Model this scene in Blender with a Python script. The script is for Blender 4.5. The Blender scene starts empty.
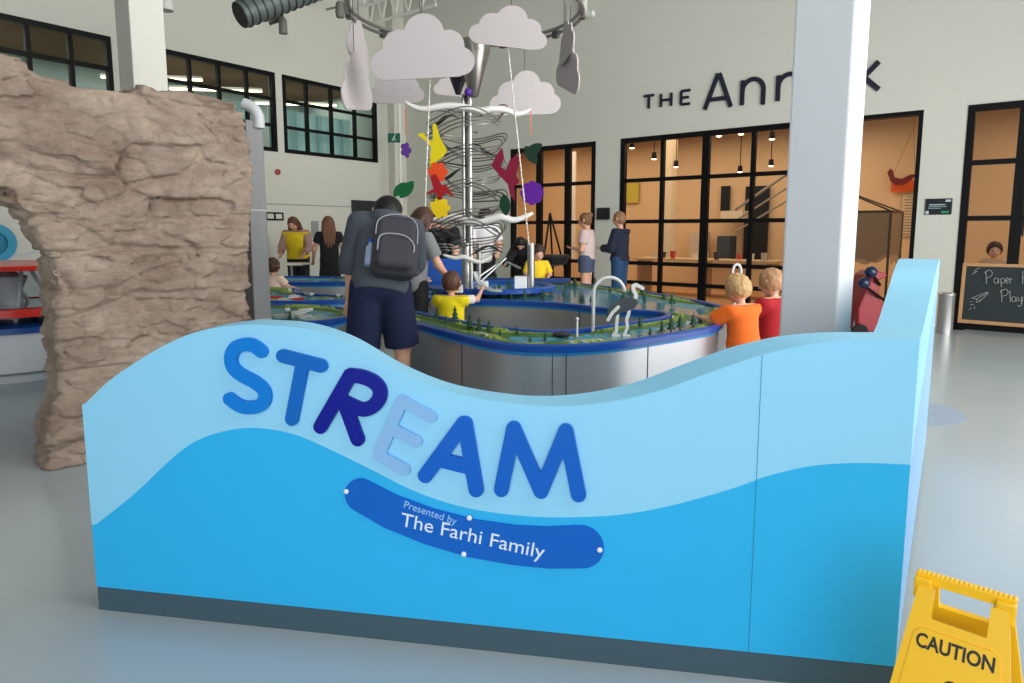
import bpy, math, random
import numpy as np
from mathutils import Vector, Matrix, noise as mnoise
from mathutils.geometry import tessellate_polygon
random.seed(7)
S = bpy.context.scene
COL = S.collection
PI = math.pi
# ---------------------------------------------------------------- camera
H = 1.4
F = 690.0
TH = math.radians(7.27)
CX, CY = 512.0, 319.0
cd = bpy.data.cameras.new('camera')
cam = bpy.data.objects.new('camera', cd)
COL.objects.link(cam)
cam.location = (0, 0, H)
cam.rotation_euler = (PI/2 - TH, 0, 0)
cd.sensor_width = 36
cd.lens = F/1024*36
cd.shift_y = -(341.5-CY)/1024
cd.clip_end = 200
S.camera = cam
CT, ST = math.cos(TH), math.sin(TH)

def ray(x, y):
    dx = x-CX; dy = y-CY
    return Vector((dx, F*CT-dy*ST, -(F*ST+dy*CT)))
def at(x, y, D):                 # point seen at (x, y) standing D metres away
    r = ray(x, y); return Vector((0, 0, H)) + r*(D/r.y)
def atz(x, y, z):                # point seen at (x, y) at height z
    r = ray(x, y); return Vector((0, 0, H)) + r*((z-H)/r.z)
def onplane(x, y, o, n):
    r = ray(x, y); c = Vector((0, 0, H)); return c + r*((o-c).dot(n)/r.dot(n))

# ---------------------------------------------------------------- materials
def lin(c):
    return tuple((v/255/12.92 if v/255 <= .04045 else ((v/255+.055)/1.055)**2.4) for v in c)
MATS = {}
def mat(name, c, rough=.5, metal=0, var=0, vscale=8, bump=0, bscale=60, emit=0, spec=.5, alpha=1, trans=0, coat=0, stretch=None):
    if name in MATS: return MATS[name]
    m = bpy.data.materials.new(name); m.use_nodes = True
    nt = m.node_tree; b = nt.nodes['Principled BSDF']
    col = (*lin(c), 1)
    b.inputs['Base Color'].default_value = col
    b.inputs['Roughness'].default_value = rough
    b.inputs['Metallic'].default_value = metal
    b.inputs['Specular IOR Level'].default_value = spec
    b.inputs['Alpha'].default_value = alpha
    b.inputs['Transmission Weight'].default_value = trans
    b.inputs['Coat Weight'].default_value = coat
    tc = nt.nodes.new('ShaderNodeTexCoord'); mp = nt.nodes.new('ShaderNodeMapping')
    nt.links.new(tc.outputs['Object'], mp.inputs['Vector'])
    if stretch: mp.inputs['Scale'].default_value = stretch
    nz = nt.nodes.new('ShaderNodeTexNoise'); nz.inputs['Scale'].default_value = vscale; nz.inputs['Detail'].default_value = 5
    nt.links.new(mp.outputs['Vector'], nz.inputs['Vector'])
    mx = nt.nodes.new('ShaderNodeMix'); mx.data_type = 'RGBA'
    v = max(var, .02)
    mx.inputs['A'].default_value = tuple(x*(1-v) for x in col[:3])+(1,)
    mx.inputs['B'].default_value = tuple(min(1, x*(1+v)) for x in col[:3])+(1,)
    nt.links.new(nz.outputs['Fac'], mx.inputs['Factor'])
    nt.links.new(mx.outputs['Result'], b.inputs['Base Color'])
    if bump:
        n2 = nt.nodes.new('ShaderNodeTexNoise'); n2.inputs['Scale'].default_value = bscale; n2.inputs['Detail'].default_value = 4
        nt.links.new(mp.outputs['Vector'], n2.inputs['Vector'])
        bp_ = nt.nodes.new('ShaderNodeBump'); bp_.inputs['Strength'].default_value = bump; bp_.inputs['Distance'].default_value = .01
        nt.links.new(n2.outputs['Fac'], bp_.inputs['Height']); nt.links.new(bp_.outputs['Normal'], b.inputs['Normal'])
    if emit:
        b.inputs['Emission Color'].default_value = col; b.inputs['Emission Strength'].default_value = emit
    MATS[name] = m
    return m
def glass_mat(name, tint, refl=.12, rough=.02):
    if name in MATS: return MATS[name]
    m = bpy.data.materials.new(name); m.use_nodes = True; nt = m.node_tree; nt.nodes.clear()
    o = nt.nodes.new('ShaderNodeOutputMaterial'); t = nt.nodes.new('ShaderNodeBsdfTransparent'); g = nt.nodes.new('ShaderNodeBsdfGlossy')
    t.inputs['Color'].default_value = (*lin(tint), 1); g.inputs['Roughness'].default_value = rough
    fr = nt.nodes.new('ShaderNodeLayerWeight'); fr.inputs['Blend'].default_value = refl
    x = nt.nodes.new('ShaderNodeMixShader')
    nt.links.new(fr.outputs['Fresnel'], x.inputs[0]); nt.links.new(t.outputs[0], x.inputs[1]); nt.links.new(g.outputs[0], x.inputs[2])
    nt.links.new(x.outputs[0], o.inputs['Surface'])
    MATS[name] = m; return m

# ---------------------------------------------------------------- mesh builder
class MB:
    def __init__(s): s.v = []; s.f = []; s.m = []
    def add(s, vs, fs, mi=0):
        o = len(s.v); s.v += [tuple(x) for x in vs]; s.f += [tuple(i+o for i in f) for f in fs]
        s.m += ([mi]*len(fs) if isinstance(mi, int) else list(mi)); return s
    def box(s, c, sz, X=None, Z=None, mi=0):      # X: local x axis; Z: local z axis
        Z = Vector(Z or (0, 0, 1)).normalized(); X = Vector(X or (1, 0, 0)).normalized(); Y = Z.cross(X).normalized(); X = Y.cross(Z)
        c = Vector(c); vs = []
        for k in (-.5, .5):
            for j in (-.5, .5):
                for i in (-.5, .5): vs.append(c+X*(i*sz[0])+Y*(j*sz[1])+Z*(k*sz[2]))
        return s.add(vs, [(0, 2, 3, 1), (4, 5, 7, 6), (0, 1, 5, 4), (2, 6, 7, 3), (0, 4, 6, 2), (1, 3, 7, 5)], mi)
    def bar(s, a, b, w, d, up=(0, 0, 1), mi=0):   # rectangular bar from a to b
        a = Vector(a); b = Vector(b); Z = (b-a); L = Z.length; Z.normalize(); X = Vector(up).cross(Z)
        if X.length < 1e-3: X = Vector((1, 0, 0)).cross(Z)
        return s.box((a+b)/2, (w, d, L), X, Z, mi)
    def tube(s, pts, r, n=8, closed=False, caps=True, mi=0, flat=1):
        pts = [Vector(p) for p in pts]; N = len(pts); rs = r if isinstance(r, (list, tuple)) else [r]*N
        vs = []; prev = None
        for i, p in enumerate(pts):
            a = pts[(i-1) % N] if (closed or i) else p; b = pts[(i+1) % N] if (closed or i < N-1) else p
            t = (b-a).normalized() if (b-a).length > 1e-9 else Vector((0, 0, 1))
            if prev is None:
                u = t.cross(Vector((0, 0, 1)))
                if u.length < .1: u = t.cross(Vector((1, 0, 0)))
                u.normalize()
            else:
                u = prev - t*prev.dot(t); u.normalize()
            prev = u; w = t.cross(u)
            for k in range(n):
                an = 2*PI*k/n; vs.append(p+(u*math.cos(an)+w*math.sin(an)*flat)*rs[i])
        fs = []
        for i in range(N if closed else N-1):
            for k in range(n):
                a = i*n+k; b = i*n+(k+1) % n; c = ((i+1) % N)*n+(k+1) % n; d = ((i+1) % N)*n+k
                fs.append((a, b, c, d))
        if caps and not closed: fs.append(tuple(range(n))[::-1]); fs.append(tuple((N-1)*n+k for k in range(n)))
        return s.add(vs, fs, mi)
    def ball(s, c, r, seg=16, rings=10, mi=0):
        r = (r, r, r) if isinstance(r, (int, float)) else r
        vs = [(c[0], c[1], c[2]-r[2])]; fs = []
        for j in range(1, rings):
            ph = -PI/2+PI*j/rings
            for i in range(seg):
                a = 2*PI*i/seg; vs.append((c[0]+r[0]*math.cos(ph)*math.cos(a), c[1]+r[1]*math.cos(ph)*math.sin(a), c[2]+r[2]*math.sin(ph)))
        vs.append((c[0], c[1], c[2]+r[2])); T = len(vs)-1
        for i in range(seg): fs.append((0, 1+(i+1) % seg, 1+i))
        for j in range(rings-2):
            for i in range(seg):
                a = 1+j*seg; fs.append((a+i, a+(i+1) % seg, a+seg+(i+1) % seg, a+seg+i))
        a = 1+(rings-2)*seg
        for i in range(seg): fs.append((a+i, a+(i+1) % seg, T))
        return s.add(vs, fs, mi)
    def lathe(s, c, prof, n=32, mi=0, axis=None, a0=0, a1=2*PI):
        c = Vector(c); Z = Vector(axis or (0, 0, 1)).normalized(); X = Z.orthogonal().normalized(); Y = Z.cross(X); vs = []; fs = []
        full = abs(a1-a0-2*PI) < 1e-6; cols = n if full else n+1
        for r, z in prof:
            for i in range(cols):
                a = a0+(a1-a0)*i/n; vs.append(c+X*(r*math.cos(a))+Y*(r*math.sin(a))+Z*z)
        for j in range(len(prof)-1):
            for i in range(n):
                k = (i+1) % cols; fs.append((j*cols+i, j*cols+k, (j+1)*cols+k, (j+1)*cols+i))
        if full:
            if prof[0][0] > 1e-4: fs.append(tuple(range(cols))[::-1])
            if prof[-1][0] > 1e-4: fs.append(tuple((len(prof)-1)*cols+i for i in range(cols)))
        return s.add(vs, fs, mi)
    def prism(s, pts, ext, mi=0):                 # planar polygon pushed along ext
        pts = [Vector(p) for p in pts]; ext = Vector(ext); n = len(pts); vs = pts+[p+ext for p in pts]
        tris = tessellate_polygon([pts]); fs = [tuple(t) for t in tris]+[tuple(i+n for i in t[::-1]) for t in tris]
        fs += [(i, i+n, (i+1) % n+n, (i+1) % n) for i in range(n)]
        return s.add(vs, fs, mi)
    def join(s, o, mi=0): return s.add(o.v, o.f, mi)

ROOTM = {}
def wm(o):
    if o is None: return Matrix.Identity(4)
    return ROOTM.get(o.name) or wm(o.parent)
def props(o, **k):
    for a, b in k.items():
        if b is not None: o['category' if a == 'cat' else a] = b
def obj(name, mb, mats, parent=None, smooth=None, local=False, bevel=0, **pr):
    me = bpy.data.meshes.new(name)
    if isinstance(mb, MB): vs, fs, mi = mb.v, mb.f, mb.m
    else: vs, fs, mi = mb[0], mb[1], (mb[2] if len(mb) > 2 else None)
    o = bpy.data.objects.new(name, me); COL.objects.link(o)
    M = Matrix.Identity(4)
    if parent is not None:
        o.parent = parent
        if not local: M = wm(parent).inverted()
    elif not local:                                # origin at the base centre
        A = np.array(vs, dtype=float); lo = A.min(0); hi = A.max(0)
        c = Vector(((lo[0]+hi[0])/2, (lo[1]+hi[1])/2, lo[2])); o.location = c; ROOTM[o.name] = Matrix.Translation(c); M = Matrix.Translation(-c)
    A = np.array(vs, dtype=float); R = np.array(M)
    A = A@R[:3, :3].T+R[:3, 3]
    me.from_pydata(A.tolist(), [], [tuple(int(i) for i in f) for f in fs])
    if not isinstance(mats, (list, tuple)): mats = [mats]
    for m in mats: me.materials.append(m)
    if mi is not None and len(mats) > 1: me.polygons.foreach_set('material_index', list(mi))
    if smooth is not None:
        me.polygons.foreach_set('use_smooth', [True]*len(me.polygons))
        if smooth < 179: me.set_sharp_from_angle(angle=math.radians(smooth))
    me.update()
    if bevel:
        b = o.modifiers.new('bevel', 'BEVEL'); b.width = bevel; b.segments = 2; b.limit_method = 'ANGLE'
    props(o, **pr)
    return o
def thing(name, label, cat, loc, rz=0, group=None):
    o = bpy.data.objects.new(name, None); COL.objects.link(o); o.empty_display_size = .1
    o.location = loc; o.rotation_euler = (0, 0, rz)
    ROOTM[o.name] = Matrix.Translation(Vector(loc))@Matrix.Rotation(rz, 4, 'Z')
    props(o, label=label, cat=cat, group=group); return o
def struct(name, mb, mats, parent=None, **k):
    if parent is None: k['kind'] = 'structure'
    return obj(name, mb, mats, parent, **k)
def sroot(name, loc):
    o = bpy.data.objects.new(name, None); COL.objects.link(o); o.location = loc; ROOTM[o.name] = Matrix.Translation(Vector(loc)); o['kind'] = 'structure'; return o

# 2-D distance field -> extruded plate. frame = (origin, U, V, N): front face at +depth*N
def plate(fn, b, step, depth, frame):
    O, U, V, N = [Vector(x) for x in frame]
    nx = int((b[2]-b[0])/step)+2; ny = int((b[3]-b[1])/step)+2
    X, Y = np.meshgrid(b[0]-step*.5+step*np.arange(nx), b[1]-step*.5+step*np.arange(ny), indexing='ij')
    D = fn(X, Y); D = np.where(np.abs(D) < step*1e-3, step*1e-3, D)
    verts = []; key = {}
    def vid(k, x, y):
        if k not in key: key[k] = len(verts); verts.append((x, y))
        return key[k]
    faces = []; walls = []
    for i in range(nx-1):
        for j in range(ny-1):
            cs = [(i, j), (i+1, j), (i+1, j+1), (i, j+1)]; ds = [D[c] for c in cs]
            if min(ds) > 0: continue
            poly = []; ex = []
            for k in range(4):
                a, c = cs[k], cs[(k+1) % 4]; da, dc = ds[k], ds[(k+1) % 4]
                if da < 0: poly.append(vid(a, X[a], Y[a]))
                if (da < 0) != (dc < 0):
                    t = da/(da-dc); kk = ('e',)+tuple(sorted((a, c)))
                    q = vid(kk, X[a]+(X[c]-X[a])*t, Y[a]+(Y[c]-Y[a])*t); poly.append(q); ex.append((q, da < 0))
            if len(poly) >= 3: faces.append(poly)
            for m in range(0, len(ex)):
                if ex[m][1]: walls.append((ex[m][0], ex[(m+1) % len(ex)][0]))
    n = len(verts); vs = [O+U*x+V*y+N*depth for x, y in verts]+[O+U*x+V*y for x, y in verts]
    fs = [tuple(f) for f in faces]+[tuple(i+n for i in f[::-1]) for f in faces]+[(a, a+n, b_+n, b_) for a, b_ in walls]
    mb = MB(); mb.add(vs, fs); return mb
def seg2(X, Y, a, b, r, r2=None):
    ax, ay = a; bx, by = b; dx, dy = bx-ax, by-ay; L = dx*dx+dy*dy+1e-12
    t = np.clip(((X-ax)*dx+(Y-ay)*dy)/L, 0, 1)
    return np.hypot(X-ax-t*dx, Y-ay-t*dy)-(r if r2 is None else r+(r2-r)*t)
def segf(X, Y, a, b, r):
    dx, dy = b[0]-a[0], b[1]-a[1]; L = math.hypot(dx, dy); dx /= L; dy /= L
    al = (X-a[0])*dx+(Y-a[1])*dy; pe = (Y-a[1])*dx-(X-a[0])*dy; return np.maximum(np.abs(pe)-r, np.abs(al-L/2)-L/2)
def strokes(paths, r, flat=False):
    def fn(X, Y):
        d = np.full(X.shape, 9.)
        for p in paths:
            for a, b in zip(p[:-1], p[1:]): d = np.minimum(d, segf(X, Y, a, b, r) if flat and len(p) == 2 else seg2(X, Y, a, b, r))
        return d
    return fn
def pbounds(paths, r):
    xs = [p[0] for q in paths for p in q]; ys = [p[1] for q in paths for p in q]
    return (min(xs)-r*1.2, min(ys)-r*1.2, max(xs)+r*1.2, max(ys)+r*1.2)
def text_mb(body, size, frame, depth=.002, bold=0, align='LEFT', spacing=1.0):
    c = bpy.data.curves.new('t', 'FONT'); c.body = body; c.size = size; c.offset = bold; c.align_x = align; c.space_character = spacing
    c.extrude = depth/2; c.resolution_u = 4
    o = bpy.data.objects.new('t', c); COL.objects.link(o)
    dg = bpy.context.evaluated_depsgraph_get(); me = bpy.data.meshes.new_from_object(o.evaluated_get(dg))
    O, U, V, N = [Vector(x) for x in frame]
    vs = [O+U*v.co.x+V*v.co.y+N*(v.co.z+depth/2) for v in me.vertices]; fs = [tuple(p.vertices) for p in me.polygons]
    bpy.data.objects.remove(o); bpy.data.curves.remove(c); bpy.data.meshes.remove(me)
    mb = MB(); mb.add(vs, fs); return mb
def cat(pts, n=8, closed=False):                 # Catmull-Rom
    P = [Vector(p) for p in pts]; N = len(P); out = []
    for i in range(N if closed else N-1):
        p0 = P[(i-1) % N] if (closed or i) else P[0]; p1 = P[i]; p2 = P[(i+1) % N]; p3 = P[(i+2) % N] if (closed or i+2 < N) else P[-1]
        for k in range(n):
            t = k/n; out.append(.5*((2*p1)+(p2-p0)*t+(2*p0-5*p1+4*p2-p3)*t*t+(3*p1-p0-3*p2+p3)*t**3))
    if not closed: out.append(P[-1])
    return out

# 3-D distance fields -> smooth surface
def surfnet(Fv, org, h):
    neg = Fv < 0; nx, ny, nz = Fv.shape
    c = np.zeros((nx-1, ny-1, nz-1), int)
    for i in (0, 1):
        for j in (0, 1):
            for k in (0, 1): c += neg[i:nx-1+i, j:ny-1+j, k:nz-1+k]
    act = (c > 0) & (c < 8); ids = -np.ones(act.shape, int); I, J, K = np.nonzero(act); ids[I, J, K] = np.arange(len(I))
    pos = np.zeros((len(I), 3)); cnt = np.zeros(len(I))
    cor = [(i, j, k) for i in (0, 1) for j in (0, 1) for k in (0, 1)]
    for a in cor:
        for b in cor:
            if sum(x != y for x, y in zip(a, b)) != 1 or a > b: continue
            va = Fv[I+a[0], J+a[1], K+a[2]]; vb = Fv[I+b[0], J+b[1], K+b[2]]; m = (va < 0) != (vb < 0)
            t = np.where(m, va/np.where(va == vb, 1, va-vb), 0)
            for d in range(3): pos[:, d] += np.where(m, a[d]+(b[d]-a[d])*t, 0)
            cnt += m
    pos /= cnt[:, None]; pos += np.stack([I, J, K], 1); V = np.array(org)+pos*h
    Q = []
    for ax in range(3):
        sl = [slice(None)]*3; s2 = [slice(None)]*3; sl[ax] = slice(0, -1); s2[ax] = slice(1, None)
        ch = neg[tuple(sl)] != neg[tuple(s2)]; A = np.nonzero(ch); inside = neg[tuple(sl)][A]; A = [np.array(x) for x in A]
        o1, o2 = [(1, 2), (2, 0), (0, 1)][ax]
        ok = (A[o1] > 0) & (A[o2] > 0) & (A[o1] < Fv.shape[o1]-1) & (A[o2] < Fv.shape[o2]-1)
        A = [x[ok] for x in A]; inside = inside[ok]
        def g(d1, d2):
            B = [x.copy() for x in A]; B[o1] = B[o1]-d1; B[o2] = B[o2]-d2; return ids[B[0], B[1], B[2]]
        q = np.stack([g(1, 1), g(0, 1), g(0, 0), g(1, 0)], 1); q[~inside] = q[~inside][:, ::-1]; Q.append(q)
    return V, np.concatenate(Q)
class Field:
    def __init__(s, prims, v, k=.02, pad=.03):
        lo = np.array([9e9]*3); hi = -lo
        for p in prims:
            r = max(p['ra'], p['rb'])*p.get('grow', 1)
            for e in (p['a'], p['b']):
                lo = np.minimum(lo, np.array(e)-r); hi = np.maximum(hi, np.array(e)+r)
        lo -= pad; hi += pad; n = np.ceil((hi-lo)/v).astype(int)+1
        s.o = lo; s.v = v; s.n = n; s.F = np.full(n, 1.0)
        for p in prims: s.put(p, p.get('k', k))
    def grid(s, lo, hi):
        a = np.clip(np.floor((lo-s.o)/s.v).astype(int), 0, s.n-1); b = np.clip(np.ceil((hi-s.o)/s.v).astype(int)+1, 1, s.n)
        ax = [s.o[d]+s.v*np.arange(a[d], b[d]) for d in range(3)]
        return a, b, np.stack(np.meshgrid(*ax, indexing='ij'), -1)
    def put(s, p, k):
        A = np.array(p['a'], float); B = np.array(p['b'], float); r = max(p['ra'], p['rb'])*p.get('grow', 1)+k+2*s.v
        a, b, G = s.grid(np.minimum(A, B)-r, np.maximum(A, B)+r)
        if G.size == 0: return
        d = sdf_caps(G, p)
        sl = tuple(slice(a[i], b[i]) for i in range(3)); f = s.F[sl]
        if p.get('neg'):
            h = np.clip(.5-.5*(f+d)/k, 0, 1); s.F[sl] = f+(-d-f)*h+k*h*(1-h)
        else:
            h = np.clip(.5+.5*(d-f)/k, 0, 1); s.F[sl] = d+(f-d)*h-k*h*(1-h)
    def clip(s, o, n):           # keep the side n points away from
        a, b, G = s.grid(s.o, s.o+s.v*s.n); d = (G-np.array(o))@np.array(n, float)
        s.F = np.maximum(s.F, d[:s.n[0], :s.n[1], :s.n[2]])
    def mesh(s): return surfnet(s.F, s.o, s.v)
def sdf_caps(G, p):
    A = np.array(p['a'], float); B = np.array(p['b'], float); ba = B-A; L = ba@ba
    g = G-A
    t = np.clip((g@ba)/L, 0, 1) if L > 1e-12 else np.zeros(G.shape[:-1])
    q = g-t[..., None]*ba
    if 'sc' in p:                 # (axis, factor) list: factor>1 widens along the axis
        for axv, fct in p['sc']:
            u = np.array(axv, float); u /= np.linalg.norm(u); c = q@u; q = q+(c*(1/fct-1))[..., None]*u
    d = np.sqrt((q*q).sum(-1))-(p['ra']+(p['rb']-p['ra'])*t)
    if p.get('cb'): d = np.maximum(d, ((G-B)@ba)/math.sqrt(L))
    if p.get('ca'): d = np.maximum(d, -((G-A)@ba)/math.sqrt(L))
    return d
def cap(a, b, ra, rb=None, **k):
    d = dict(a=tuple(a), b=tuple(b), ra=ra, rb=ra if rb is None else rb); d.update(k)
    if 'sc' in d: d['grow'] = max([f for _, f in d['sc']]+[1])
    return d
# ---------------------------------------------------------------- the room
ER = Vector((.773, -.635, 0)).normalized()      # along the back wall, to the right
NR = Vector((-.635, -.773, 0)).normalized()     # back wall faces this way
NL = Vector((.819, -.574, 0)).normalized()      # left wall faces this way
EL = Vector((.574, .819, 0)).normalized()       # along the left wall, away from the camera
CORNER = Vector((-2.81, 17.48, 0))
ZC = 6.9
def wr(x, y):
    p = onplane(x, y, CORNER, NR); return (p-CORNER).dot(ER), p.z
def wl(x, y):
    p = onplane(x, y, CORNER, NL); return (CORNER-p).dot(EL), p.z     # distance from corner
white = mat('white_paint', (214, 214, 203), .7, var=.02, bump=.05, bscale=200)
floorm = mat('grey_blue_epoxy', (170, 182, 186), .22, var=.07, vscale=1.2, bump=.03, bscale=4, spec=.5)
black = mat('black_metal', (7, 7, 9), .5, spec=.2)
struct('floor', MB().box((0, 6, -.05), (44, 40, .1)), floorm)
struct('ceiling', MB().box((0, 8, ZC+.1), (40, 36, .2)), mat('ceiling_deck', (190, 190, 188), .8))
def holed(o, e, n, L, Hh, holes, th=.22, u0=0):
    us = sorted(set([u0, L]+[h[0] for h in holes]+[h[2] for h in holes])); zs = sorted(set([0, Hh]+[h[1] for h in holes]+[h[3] for h in holes]))
    mb = MB()
    def solid(i, j):
        if i < 0 or j < 0 or i >= len(us)-1 or j >= len(zs)-1: return False
        cu = (us[i]+us[i+1])/2; cz = (zs[j]+zs[j+1])/2
        return not any(h[0] < cu < h[2] and h[1] < cz < h[3] for h in holes)
    def P(u, z, d): return o+e*u+Vector((0, 0, z))-n*d
    for i in range(len(us)-1):
        for j in range(len(zs)-1):
            if not solid(i, j): continue
            a, b, c, d = us[i], us[i+1], zs[j], zs[j+1]
            mb.add([P(a, c, 0), P(b, c, 0), P(b, d, 0), P(a, d, 0)], [(0, 1, 2, 3)]); mb.add([P(a, c, th), P(b, c, th), P(b, d, th), P(a, d, th)], [(3, 2, 1, 0)])
            if not solid(i-1, j): mb.add([P(a, c, 0), P(a, d, 0), P(a, d, th), P(a, c, th)], [(0, 1, 2, 3)])
            if not solid(i+1, j): mb.add([P(b, c, 0), P(b, c, th), P(b, d, th), P(b, d, 0)], [(0, 1, 2, 3)])
            if not solid(i, j-1): mb.add([P(a, c, 0), P(a, c, th), P(b, c, th), P(b, c, 0)], [(0, 1, 2, 3)])
            if not solid(i, j+1): mb.add([P(a, d, 0), P(b, d, 0), P(b, d, th), P(a, d, th)], [(0, 1, 2, 3)])
    return mb
WT = 3.14
rows = [wr(622, y)[1] for y in (262.6, 221.7, 181)]
rowsR = [rows[0], rows[1], rows[2]]
u4 = (wr(511, 200)[0], wr(595, 200)[0]); u5 = (wr(620, 200)[0], wr(806, 200)[0]); ud = (wr(822, 200)[0], wr(917.5, 200)[0]); u6 = (wr(961, 200)[0], wr(961, 200)[0]+3.4)
struct('wall_back', holed(CORNER, ER, NR, 22, ZC, [(u4[0], 0, u4[1], WT), (u5[0], 0, u5[1], WT), (ud[0], 0, ud[1], WT), (u6[0], 0, u6[1], WT)]), white)
# left wall, upper window banks
lz0, lz1 = 3.02, 4.6
def lb(a, b): return (wl(b, 100)[0], wl(a, 60)[0])
b1 = (wl(112, 60)[0], wl(112, 60)[0]+4.2); b2 = (wl(276, 110)[0], wl(160, 70)[0]+.0); b3 = (wl(377, 130)[0], wl(283, 110)[0])
struct('wall_left', holed(CORNER, -EL, NL, 16, ZC, [(b[0], lz0, b[1], lz1) for b in (b1, b2, b3)]), white)
gl_warm = glass_mat('annex_glass', (235, 235, 235), .08)
gl_cool = glass_mat('bank_glass', (225, 240, 240), .10)
def window(name, o, e, n, u0, u1, z0, z1, vs, hs, gm, fw=.07, mid=.045, dep=.1, th=.22, thick=()):
    c = o+e*((u0+u1)/2)+Vector((0, 0, z0)); r = sroot(name, c-n*(th/2)); mb = MB()
    def P(u, z): return o+e*u+Vector((0, 0, z))-n*(dep/2-.012)
    mb.box((P(u0+fw/2, (z0+z1)/2)), (fw, dep, z1-z0), e); mb.box((P(u1-fw/2, (z0+z1)/2)), (fw, dep, z1-z0), e)
    mb.box(P((u0+u1)/2, z1-fw/2), (u1-u0-2*fw, dep, fw), e); mb.box(P((u0+u1)/2, z0+fw/2), (u1-u0-2*fw, dep, fw), e)
    for i, u in enumerate(vs): mb.box(P(u, (z0+z1)/2), (mid*(1.9 if i in thick else 1), dep*.8, z1-z0-2*fw), e)
    for z in hs: mb.box(P((u0+u1)/2, z), (u1-u0-2*fw, dep*.6, mid), e)
    obj('window_frame', mb, black, r)
    g = MB(); g.add([P(u0, z0), P(u1, z0), P(u1, z1), P(u0, z1)], [(0, 1, 2, 3)]); obj('pane', g, gm, r)
    return r
def ux(x, y=200): return wr(x, y)[0]
window('window_4', CORNER, ER, NR, *u4, 0, WT, [ux(538.5), ux(567)], rowsR+[.42], gl_warm, .09, .07, thick=(0, 1))
window('window_5', CORNER, ER, NR, *u5, 0, WT, [ux(661), ux(704), ux(751)], rowsR+[.42], gl_warm, .09, .07, thick=(1,))
window('window_6', CORNER, ER, NR, *u6, 0, WT, [ux(1018), ux(1018)+1.1], rowsR+[.42], gl_warm, .09, .07, thick=(0,))
lr = [lz0+.53, lz0+1.06]
def lx(x, y): return wl(x, y)[0]
window('window_3', CORNER, -EL, NL, *b3, lz0, lz1, [lx(307.5, 110), lx(332, 115), lx(355.5, 120)], lr, gl_cool, .08, .06)
window('window_2', CORNER, -EL, NL, *b2, lz0, lz1, [lx(190, 70), lx(219.5, 80), lx(247, 80)], lr, gl_cool, .08, .06)
window('window_1', CORNER, -EL, NL, *b1, lz0, lz1, [lx(71, 50), lx(28, 40)], lr, gl_cool, .08, .07)
# doorway trim
d = MB()
def PR(u, z, d_=0): return CORNER+ER*u+Vector((0, 0, z))-NR*d_
d.box(PR((ud[0]+ud[1])/2, WT-.03, .1), (ud[1]-ud[0], .2, .06), ER); d.box(PR(ud[1]-.03, WT/2-.03, .1), (.06, .2, WT-.06), ER)
dr = struct('door_1', d, black)
# corner pier, white edge strip and wall seam
struct('trim_1', MB().box(CORNER+NR*.18+NL*.0+ER*.12+Vector((0, 0, ZC/2)), (.3, .36, ZC-.02), ER), white)
sm_ = MB(); zz = wl(300, 205)[1]; sm_.box(CORNER-EL*6+NL*.003+Vector((0, 0, zz)), (11.2, .006, .02), EL); struct('trim_2', sm_, mat('seam_grey', (150, 150, 148)))
# rooms behind the glass: annex
AD = 4.6
def room(prefix, o, e, n, u0, u1, dep, z0, z1, mw, mf, mc):
    def P(u, z, d_): return o+e*u+Vector((0, 0, z))-n*d_
    s0 = .23
    struct('wall_'+prefix+'_rear', MB().box(P((u0+u1)/2, (z0+z1)/2, dep+.05), (u1-u0, .1, z1-z0), e), mw)
    for k, u in (('near', u1+.05), ('far', u0-.05)): struct('wall_'+prefix+'_'+k, MB().box(P(u, (z0+z1)/2, (s0+dep)/2), (.1, dep-s0, z1-z0), e), mw)
    if z0 > 0: struct('floor_'+prefix, MB().box(P((u0+u1)/2, z0-.05, (s0+dep)/2), (u1-u0, dep-s0, .1), e), mf)
    else: struct('floor_'+prefix, MB().box(P((u0+u1)/2, .006, (s0+dep)/2), (u1-u0-.02, dep-s0-.02, .01), e), mf)
    struct('ceiling_'+prefix, MB().box(P((u0+u1)/2, z1+.05, (s0+dep)/2), (u1-u0+.2, dep-s0, .1), e), mc)
    return P
awall = mat('annex_wall', (222, 190, 150), .8, var=.04)
PA = room('annex', CORNER, ER, NR, .1, u6[1]+.3, AD, 0, 3.7, awall, mat('annex_wood_floor', (190, 140, 95), .45, var=.15, vscale=3, stretch=(1, 6, 1)), mat('annex_ceiling', (120, 95, 72), .8))
PB = room('upper', CORNER, -EL, NL, .4, 16, 3.2, 2.9, 4.75, mat('upper_wall', (170, 185, 182), .7), mat('upper_floor', (120, 120, 118), .7), mat('upper_ceiling', (120, 92, 64), .8, var=.3, vscale=3, stretch=(1, 8, 1)))
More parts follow.
